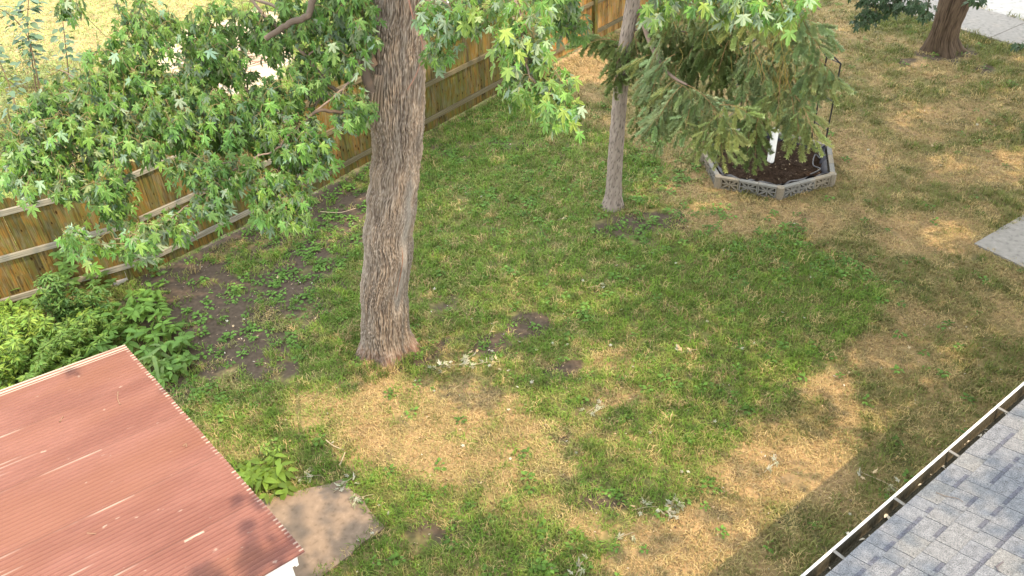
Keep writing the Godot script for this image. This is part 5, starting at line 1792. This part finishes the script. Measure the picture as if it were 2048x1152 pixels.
func left_plants() -> void:
	var mid := []; var big := []; var strap := []; var host := []
	for m in leafmats(Color(0.105, 0.20, 0.045)): mid.append(ovate_leaf(0.48, m, 0.25))
	for m in leafmats(Color(0.085, 0.17, 0.045)): big.append(ovate_leaf(0.55, m, 0.3))
	for m in leafmats(Color(0.11, 0.17, 0.07)): strap.append(ovate_leaf(0.14, m, 0.75, 0.4, 9))
	for m in leafmats(Color(0.095, 0.165, 0.03), 0.45): host.append(ovate_leaf(0.5, m, 0.4, 0.35, 7))
	var fineleaf := ovate_leaf(0.34, vmat(0.5, 0.45, 0.4, Color(0.16, 0.26, 0.035)), 0.2)
	var finegreen := ovate_leaf(0.36, vmat(0.5, 0.45, 0.4, Color(0.085, 0.17, 0.035)), 0.2)
	leafy("bright_shrub", "bright yellow green fine leaved shrub at the left edge behind the shed roof", "shrub", at(60, 760), 0.85, 0.85, [fineleaf], 4200, 0.05, 0.10, false, 0.5, 60)
	leafy("bright_shrub", "low yellow green shrub below the fence at the far left", "shrub", at(20, 690), 0.6, 0.55, [fineleaf], 1500, 0.05, 0.10, false, 0.5, 26)
	leafy("bright_shrub", "yellow green bush between the left edge shrub and the fence creeper", "shrub", at(150, 720), 0.6, 0.7, [fineleaf], 1700, 0.05, 0.09, false, 0.5, 30)
	leafy("broadleaf_weed", "large round leaved plants in front of the boards at the far left", "plant", at(30, 640), 0.45, 0.45, mid, 90, 0.10, 0.17, true, 0.4, 10)
	leafy("feathery_weed", "tall feathery mid green weed standing against the fence boards", "weed", at(140, 650), 0.32, 0.95, [finegreen], 1100, 0.05, 0.09, false, 0.6, 22)
	leafy("feathery_weed", "bushy light green weed right of the feathery one under the creeper", "weed", at(205, 680), 0.4, 0.5, [fineleaf], 800, 0.05, 0.09, false, 0.5, 18)
	leafy("feathery_weed", "short soft weed at the fence foot under the creeper leaves", "weed", at(190, 640), 0.42, 0.55, [finegreen], 800, 0.05, 0.09, false, 0.6, 18)
	leafy("big_leaf_plant", "dark clump of big oval leaves touching the shed roof corner", "plant", at(205, 720), 0.5, 0.42, big, 110, 0.13, 0.20, true, 0.4, 12)
	leafy("big_leaf_plant", "green leafy clump between the shed corner and the broken concrete", "plant", at(260, 655), 0.5, 0.40, mid, 150, 0.10, 0.16, true, 0.4, 14)
	leafy("big_leaf_plant", "green leafy clump at the bare soil side of the plant bed", "plant", at(320, 670), 0.42, 0.34, mid, 120, 0.10, 0.16, true, 0.4, 12)
	leafy("big_leaf_plant", "dark leafy clump right of the shed roof corner", "plant", at(350, 715), 0.4, 0.34, big, 110, 0.10, 0.17, true, 0.4, 12)
	leafy("big_leaf_plant", "lowest dark leafy clump along the shed eave", "plant", at(345, 755), 0.3, 0.30, big, 70, 0.09, 0.15, true, 0.4, 9)
	leafy("big_leaf_plant", "pointed leaf clump nearest the broken concrete", "plant", at(300, 620), 0.35, 0.34, mid, 80, 0.10, 0.17, true, 0.3, 10)
	leafy("strap_leaf_plant", "pale arching strap leaved plant by the shed roof corner", "plant", at(315, 735), 0.22, 0.32, strap, 22, 0.28, 0.45, true, 0.1, 5)
	leafy("hosta", "green hosta clump beside the patio slab at the shed eave", "hosta", at(545, 965), 0.33, 0.20, host, 120, 0.10, 0.17, true, 0.5, 12)
	leafy("hosta", "smaller hosta clump left of the main one, half under the shed eave", "hosta", at(500, 960), 0.2, 0.18, host, 56, 0.09, 0.15, true, 0.5, 8)
	leafy("fern", "thin light fern sprig behind the hosta", "fern", at(543, 915), 0.12, 0.28, [fineleaf], 90, 0.03, 0.06, false, 0.3, 4)
	# Virginia creeper climbing the boards: five-leaflet leaves
	var cr := base("creeper", at(155, 596), "climbing creeper with five part leaves on the left fence boards", "vine")
	var d := (fence_pts[3] - fence_pts[2]).normalized()
	var front := Vector3(-d.z, 0, d.x)
	if front.dot(EYE - fence_pts[3]) < 0: front = -front
	var stem := MB.new()
	stem.col = Color(0.16, 0.13, 0.05)
	for seq in [[[155, 596], [150, 560], [130, 540], [128, 512], [118, 500]], [[205, 580], [190, 555], [185, 545], [200, 540]], [[300, 560], [285, 520], [262, 460], [245, 400], [225, 350]]]:
		var pts := []
		for q in seq:
			var r := ray(q[0], q[1])
			var t := (fence_pts[3] + front * 0.05 - EYE).dot(front) / r.dot(front)
			pts.append(EYE + r * t - cr.position)
		var c := curve_pts(pts, 5)
		stem.tube(c, taper(c.size(), 0.006, 0.004), 5)
	put("stem", stem.mesh(vmat(0.8)), cr)
	var cl := []
	for m in leafmats(Color(0.065, 0.14, 0.04)): cl.append(ovate_leaf(0.5, m, 0.3))
	for q in [[113, 505, .12], [135, 508, .12], [125, 525, .13], [140, 535, .12], [118, 545, .12], [128, 555, .12], [145, 560, .11], [180, 548, .10], [205, 545, .10], [190, 562, .10], [210, 570, .10], [222, 560, .09], [200, 585, .09], [235, 340, .10], [222, 365, .11], [240, 385, .11], [215, 395, .1], [250, 410, .09], [262, 445, .08], [300, 470, .09], [312, 500, .1], [318, 520, .09], [305, 535, .09], [322, 545, .09], [296, 430, .07]]:
		var r := ray(q[0], q[1])
		var t := (fence_pts[3] + front * 0.07 - EYE).dot(front) / r.dot(front)
		var p := EYE + r * t - cr.position
		for k in 5:
			var ang := deg_to_rad(-100 + 50 * k + rn(-8, 8)) 
			var z := Basis(front, ang) * Vector3(0, -1, 0) + front * 0.35
			put("leaf", cl[rng.randi() % 4], cr, Transform3D(facing(z, front + Vector3(0, 0.6, 0)).scaled_local(Vector3.ONE * q[2] * rn(0.85, 1.1)), p))

# ------------------------------------------------------------------ neighbour's side
func neighbour() -> void:
	# saplings that rise behind the fence
	var small := ovate_leaf(0.7, vmat(0.5, 0.45, 0.35, Color(0.10, 0.17, 0.10)), 0.2)
	var lb := ["thin sapling with small bluish leaves at the top left corner", "upright leafy sapling right of the corner sapling", "short leafy sapling behind the maple branch at the upper left", "low sapling with round leaves at the left edge"]
	var L := [[[[110, 330, 14.0], [85, 210, 13.6], [62, 94, 13.3], [35, 44, 13.2], [-10, 12, 13.1]], 80], [[[95, 330, 14.2], [70, 160, 13.6], [56, 60, 13.4], [58, -10, 13.3]], 110], [[[150, 330, 14.2], [140, 180, 13.9], [130, 80, 13.7], [122, 15, 13.6]], 100], [[[60, 380, 13.9], [40, 250, 13.6], [20, 175, 13.5], [-15, 90, 13.4]], 80]]
	for i in L.size():
		var pts := []
		for e in L[i][0]: pts.append(along(e[0], e[1], e[2]))
		var b0: Vector3 = pts[0]
		if b0.y > 0.05:
			pts.push_front(Vector3(b0.x, 0, b0.z))
		else:
			pts[0] = Vector3(b0.x, 0, b0.z)
		var bp: Vector3 = pts[0]
		var root := base("sapling", bp, lb[i], "sapling", "saplings behind the fence")
		var c := curve_pts(pts, 6)
		for k in c.size(): c[k] -= bp
		var s := MB.new()
		s.col = Color(0.17, 0.11, 0.07)
		s.tube(c, taper(c.size(), 0.014, 0.004), 5)
		put("stem", s.mesh(vmat(0.85)), root)
		for k in L[i][1]:
			var o := c[clampi(int(c.size() * rn(0.35, 1.0)), 0, c.size() - 1)]
			var a := rn(0, TAU)
			var z := Vector3(cos(a), rn(-0.5, 0.1), sin(a))
			var sz := rn(0.07, 0.13)
			o += Vector3(z.x, 0, z.z) * rn(0.0, 0.14)
			if k % 1 == 0:
				put("leaf", small, root, Transform3D(facing(z, Vector3(rn(-0.4, 0.4), 1, rn(-0.4, 0.4))).scaled_local(Vector3.ONE * sz), o))
	# rough brush along the back of the fence
	var brushl := ovate_leaf(0.3, vmat(0.55, 0.4, 0.4, Color(0.17, 0.21, 0.06)), 0.3)
	var spots := [[30, 285, "pale yellow green brush at the left edge behind the fence"], [60, 180, "tangled brush behind the fence below the corner saplings"], [170, 200, "tangled green brush behind the fence under the maple foliage"], [-30, 330, "brush behind the fence where it leaves the picture"]]
	for q in spots:
		var p := at(q[0], q[1])
		if behind_fence(p) < 0.5: p += Vector3(-0.7, 0, -0.7)
		leafy("brush", q[2], "shrub", p, 0.9, 1.1, [brushl], 1500, 0.05, 0.11, false, 0.5, 26, Color(0.22, 0.17, 0.10))
	# heap of cut twigs on the bare soil
	var hp := at(455, 128)
	var heap := base("twig_heap", hp, "heap of cut reddish twigs on bare soil beyond the fence", "twig heap")
	for i in 34:
		var b := MB.new()
		b.col = Color(0.23, 0.14, 0.10) * rn(0.6, 1.5)
		b.col.a = 1
		var a := rn(-0.5, 0.5) + (0.3 if i % 2 else 2.7)
		var o := Vector3(rn(-0.9, 0.9), rn(0.02, 0.16), rn(-0.5, 0.5))
		var d := Vector3(cos(a), rn(-0.05, 0.12), sin(a)) * rn(0.4, 1.0)
		b.tube(PackedVector3Array([o, o + d * 0.5 + Vector3(0, rn(0, 0.08), 0), o + d]), PackedFloat32Array([0.011, 0.008, 0.004]), 5)
		put("twig", b.mesh(vmat(0.9)), heap)
	# white tub with an orange rim, and grey paving beside it
	var tp := at(868, 14)
	var tub := base("planter_tub", tp, "white round tub with dark red rim just right of the trunk top", "planter")
	var wall := MB.new()
	var n := 28
	var pr := [[0.20, 0.0], [0.25, 0.22], [0.28, 0.38], [0.30, 0.385], [0.30, 0.42], [0.27, 0.42], [0.25, 0.33], [0.0, 0.32]]
	var pos := PackedVector3Array()
	for q in pr:
		for i in n + 1:
			var a := TAU * i / n
			pos.append(Vector3(cos(a) * q[0], q[1], sin(a) * q[0]))
	wall.grid(n + 1, 3, pos.slice(0, (n + 1) * 3), PackedColorArray(), PackedVector2Array())
	put("wall", wall.mesh(mat(Color(0.75, 0.73, 0.68), 0.6)), tub)
	var rim := MB.new()
	rim.grid(n + 1, 5, pos.slice((n + 1) * 2, (n + 1) * 7), PackedColorArray(), PackedVector2Array())
	put("rim", rim.mesh(mat(Color(0.22, 0.06, 0.05), 0.5)), tub)
	var soil := MB.new()
	soil.grid(n + 1, 2, pos.slice((n + 1) * 6, (n + 1) * 8), PackedColorArray(), PackedVector2Array())
	put("soil", soil.mesh(mat(Color(0.5, 0.36, 0.10), 0.9)), tub)
	var gs := put("paving_slab", poly_sheet(flat([at(893, 10), at(935, 6), at(960, -40), at(900, -40)]), 0.05, 0.1, concrete(Color(0.42, 0.40, 0.40), 95)))
	tag(gs, "grey paving in the neighbour's yard right of the tub", "", "", "structure")

# ------------------------------------------------------------------ fallen leaves
func litter() -> void:
	var pale := Color(0.44, 0.45, 0.35)
	var kinds := []
	for k in 4:
		var g: float = [0.6, 0.85, 1.05, 0.75][k]
		kinds.append(maple_leaf(pale * g, Color(0.48, 0.47, 0.38) * g, Color(0.4, 0.36, 0.22), false, 1.0, 0.35))
	var straw := maple_leaf(Color(0.50, 0.38, 0.22), Color(0.55, 0.42, 0.26), Color(0.4, 0.3, 0.15), false, 1.0, 0.3)
	var twm := mat(Color(0.34, 0.28, 0.18), 0.85)
	# fallen sprays: x, y, spread m, leaves, turn, label
	var T := [[902, 736, 0.26, 20, 0.2, "largest heap of silvery fallen maple leaves, nearest the big trunk"], [938, 722, 0.18, 12, 0.9, "silvery fallen leaf spray in the middle of the row right of the trunk"], [975, 730, 0.16, 8, 0.1, "thin end of the silvery leaf row right of the trunk"], [1342, 1022, 0.17, 20, 1.2, "dense silvery leaf spray at the edge of the dry strip"], [1292, 1020, 0.12, 5, 0.1, "small spiky leaf spray left of the dense silvery one"], [1190, 820, 0.14, 8, 0.6, "curled ring of pale fallen leaves in the middle of the lawn"], [1378, 706, 0.13, 6, 0.2, "pale fallen spray on the green lawn right of centre"], [1762, 968, 0.26, 8, -0.7, "grey green maple sprig lying by the house gutter"], [1192, 578, 0.12, 3, 0.0, "two pale leaves lying in shaded grass above the lawn centre"], [985, 662, 0.10, 3, 1.2, "pale leaf curl on bare soil right of the trunk"], [690, 972, 0.16, 9, 0.8, "scattered creamy leaves at the top corner of the patio slab"], [722, 1000, 0.14, 7, 0.3, "creamy leaf pile at the right rim of the patio slab"], [1128, 440, 0.12, 4, 0.4, "pale leaves in the grass left of the spruce foot"], [1540, 938, 0.12, 4, 0.7, "pale leaves in the sunlit dry strip"], [615, 958, 0.16, 8, 0.1, "creamy leaves between hosta and patio slab"], [1160, 1138, 0.14, 4, 1.1, "white leaves among weeds at the bottom edge"], [1250, 1076, 0.10, 3, 0.4, "straw coloured leaves on the lower lawn"]]
	for q in T:
		var c := at(q[0], q[1])
		var root := base("fallen_spray", c, q[5], "fallen leaves", "sprays of fallen maple leaves on the lawn")
		var dir := Vector3(cos(q[4]), 0, -sin(q[4]))
		var tb := MB.new()
		tb.tube(PackedVector3Array([dir * -q[2] + Vector3(0, 0.035, 0), Vector3(0, 0.05, 0), dir * q[2] + Vector3(0, 0.035, 0)]), PackedFloat32Array([0.004, 0.004, 0.003]), 5)
		put("twig", tb.mesh(twm), root)
		for i in q[3]:
			var o: Vector3 = dir * rn(-1, 1) * q[2] + Vector3(dir.z, 0, -dir.x) * rn(-0.45, 0.45) * q[2] + Vector3(0, rn(0.02, 0.055), 0)
			var a := rn(0, TAU)
			var s := rn(0.048, 0.078)
			put("leaf", kinds[rng.randi() % 4] if rng.randf() < 0.82 else straw, root, Transform3D(facing(Vector3(cos(a), rn(-0.2, 0.4), sin(a)), Vector3(rn(-0.6, 0.6), -1 if rng.randf() < 0.5 else 1, rn(-0.6, 0.6))).scaled_local(Vector3(s * rn(0.5, 1.0), s * rn(0.5, 3.0), s)), o))
	# single leaves
	var P := [[1000, 735], [1012, 742], [1035, 770], [1060, 765], [1205, 578], [1045, 682], [940, 636], [1425, 846], [1610, 632], [1370, 946], [1265, 732], [1215, 686], [962, 391], [935, 386], [1585, 444], [1100, 1132], [1020, 922], [1510, 690], [870, 782], [1320, 470], [1380, 940], [1130, 690], [1110, 688], [1075, 702], [1170, 560], [630, 640], [560, 560], [470, 655], [455, 640], [660, 885], [760, 1010], [775, 1020], [750, 1060], [720, 1080], [990, 700], [1450, 500], [1350, 530], [1240, 620], [1480, 700], [1560, 620], [1700, 750], [1820, 700], [1900, 660], [1870, 290], [1880, 330], [1960, 250], [1735, 300], [1660, 990], [1700, 1030], [1690, 1060], [900, 620], [870, 580], [830, 760], [1010, 820], [1300, 860], [1155, 905], [930, 890], [1620, 560], [1420, 640], [1290, 500], [1300, 508]]
	for i in P.size():
		var p := at(P[i][0] + rn(-3, 3), P[i][1] + rn(-3, 3), 0.045)
		var a := rn(0, TAU)
		var s := rn(0.028, 0.046)
		var o := put("fallen_leaf", straw if rng.randf() < 0.2 else kinds[rng.randi() % 4], null, Transform3D(facing(Vector3(cos(a), rn(-0.1, 0.3), sin(a)), Vector3(rn(-0.6, 0.6), -1, rn(-0.6, 0.6))).scaled_local(Vector3(s, s, s)), p))
		tag(o, "single small pale fallen leaf lying loose in the grass", "fallen leaf", "single pale leaves scattered over the lawn")
	# crumbs of dead leaf, bark and husk over soil and grass
	var bit := MB.new()
	bit.box(Transform3D(Basis(), Vector3(-0.5, 0, -0.2)), Vector3(1, 0.08, 0.4), 0.0)
	var xs := []; var cs := []
	for i in 9000:
		var px := rn(0, 2048); var py := rn(60, 1152)
		var g := at(px, py)
		if blocked(g.x, g.z) or behind_fence(g) > -0.1: continue
		var w := zat(g.x, g.z)
		if rng.randf() > 0.25 + w.y: continue
		var s := rn(0.008, 0.03)
		xs.append(Transform3D(Basis.from_euler(Vector3(rn(-0.4, 0.4), rn(0, TAU), rn(-0.4, 0.4))).scaled_local(Vector3(s, s, s)), g + Vector3(0, rn(0.008, 0.03), 0)))
		var k := rn(0.5, 1.3)
		cs.append(Color(0.40 * k, 0.30 * k, 0.19 * k) if rng.randf() < 0.55 else (Color(0.10 * k, 0.07 * k, 0.05 * k) if rng.randf() < 0.6 else Color(0.5 * k, 0.46 * k, 0.38 * k)))
	tag(many("leaf_litter", bit.mesh(vmat(0.9, 0.2)), xs, cs), "crumbs of dead leaf and husk strewn over soil and grass", "leaf litter")
	# dry twigs on the ground
	var bt := [[[652, 880], [668, 892], [690, 900], "dry bleached twig on the tan grass near the shed"], [[690, 905], [682, 925], [678, 930], "short brown stick near the patio slab"], [[640, 423], [680, 425], [712, 416], "thin curved twig on bare soil near the fence"]]
	for q in bt:
		var o: Vector3 = at(q[0][0], q[0][1], 0.05)
		var c := curve_pts([Vector3.ZERO, at(q[1][0], q[1][1], 0.06) - o, at(q[2][0], q[2][1], 0.05) - o], 5)
		var b := MB.new()
		b.tube(c, taper(c.size(), 0.008, 0.005), 5)
		tag(put("ground_twig", b.mesh(mat(Color(0.42, 0.33, 0.22), 0.9)), null, Transform3D(Basis(), o)), q[3], "twig")

# ------------------------------------------------------------------ grass
var soft_polys := []

func blocked(x: float, z: float) -> bool:
	if soft_polys.is_empty():
		for poly in [patio, path_slab, walk, road_poly, bed, shed_rect, house_rect]:
			var inner := Geometry2D.offset_polygon(poly, -0.035)
			soft_polys.append(inner[0] if inner.size() else poly)
	var p := Vector2(x + nf.get_noise_2d(x * 9.0, z * 9.0) * 0.05, z)
	for poly in soft_polys:
		if Geometry2D.is_point_in_polygon(p, poly):
			return true
	return false

func grass() -> void:
	var gm := vmat(0.7, 0.3, 0.3)
	var short := tuft(15, 1.0, 0.75, 0.05, 1, gm)
	var short2 := tuft(15, 1.0, 0.75, 0.05, 2, gm)
	var long := tuft(16, 0.8, 1.3, 0.05, 3, gm)
	var wm := weed(9, 0.75, 4, gm)
	var wm2 := weed(11, 0.85, 5, gm)
	var A := [[], [], [], [], []]
	var C := [[], [], [], [], []]
	var step := 0.062
	var z := -26.0
	while z < -3.2:
		var far := clampf((-z - 9.0) / 12.0, 0.0, 1.0)
		var st := lerpf(step, 0.12, far)
		var sc := lerpf(0.082, 0.120, far)
		var x := -16.0
		while x < 15.0:
			x += st
			var px := x + rn(-0.5, 0.5) * st
			var pz := z + rn(-0.5, 0.5) * st
			var q := proj(Vector3(px, 0, pz))
			if q.x < -60 or q.x > 2110 or q.y < -40 or q.y > 1200 or blocked(px, pz):
				continue
			var w := zat(px, pz)
			var nn := nf.get_noise_2d(px * 1.6, pz * 1.6)
			var nn2 := nz.get_noise_2d(px * 9.0, pz * 9.0)
			var d := clampf((w.y + nn * 0.75 - 0.15) * 2.4, 0.0, 1.0)
			var g := clampf((w.x - 0.5 + nn * 0.45 + nn2 * 0.25) * 1.5 + 0.5, 0.0, 1.0)
			var back := behind_fence(Vector3(px, 0, pz))
			if absf(back) < 0.06: continue
			# broad-leaved weeds
			if rng.randf() < w.z * 0.42 * (0.6 + nn * 1.6) or (back < 0.0 and rng.randf() < 0.006 + 0.05 * maxf(g - 0.5, 0.0) + w.y * 0.05):
				var s := rn(0.035, 0.08)
				var kk := rng.randi() % 2
				A[3 + kk].append(Transform3D(Basis(Vector3.UP, rn(0, TAU)).scaled_local(Vector3(s, s * 1.1, s)), Vector3(px, 0.0, pz)))
				var t := rn(0.7, 1.3)
				C[3 + kk].append(Color(0.105 * t, 0.205 * t, 0.038 * t))
			if rng.randf() < d * 0.93: continue
			var blade := Color(0.42, 0.31, 0.165).lerp(Color(0.155, 0.262, 0.042) if is_lawn(q) else Color(0.15, 0.185, 0.05), clampf(g + rn(-0.45, 0.45), 0, 1))
			if rng.randf() < 0.12: blade = Color(0.46, 0.36, 0.18)
			if back > 0.0:
				blade = Color(0.37, 0.41, 0.17).lerp(Color(0.20, 0.33, 0.06), clampf(g + rn(-0.2, 0.2), 0, 1))
			var t2 := rn(0.6, 1.35)
			blade = Color(blade.r * t2, blade.g * t2, blade.b * t2)
			var kind := rng.randi() % 2
			var hs := lerpf(0.55, 1.0, g) * rn(0.6, 1.2)
			if g > 0.66 and nn2 > -0.1 and back < 0.0 and rng.randf() < 0.5:
				kind = 2
			A[kind].append(Transform3D(Basis(Vector3.UP, rn(0, TAU)).scaled_local(Vector3(sc, sc * hs, sc) * rn(0.85, 1.25)), Vector3(px, 0.0, pz)))
			C[kind].append(blade)
		z += st
	for i in 150:
		var a := rn(0, TAU); var r := rn(0.42, 0.7)
		var c0 := onz(774, 702, -8.62)
		var s := rn(0.05, 0.10)
		A[2].append(Transform3D(Basis(Vector3.UP, rn(0, TAU)).scaled_local(Vector3(s, s * rn(0.8, 1.5), s)), Vector3(c0.x + cos(a) * r, 0, c0.z + sin(a) * r)))
		C[2].append(Color(0.16, 0.235, 0.05) * rn(0.6, 1.2) if rng.randf() < 0.7 else Color(0.40, 0.30, 0.16))
	var called := ["short_grass", "short_grass", "long_grass", "weeds", "weeds"]
	var ms := [short, short2, long, wm, wm2]
	var lb := ["short mixed dry and green lawn grass", "short mixed dry and green lawn grass", "longer green grass in the lush stretches", "low broad leaved weeds creeping through the lawn", "low broad leaved weeds creeping through the lawn"]
	for i in 5:
		if A[i].size():
			var o: Node = many(called[i], ms[i], A[i], C[i])
			tag(o, lb[i], "grass" if i < 3 else "weeds")
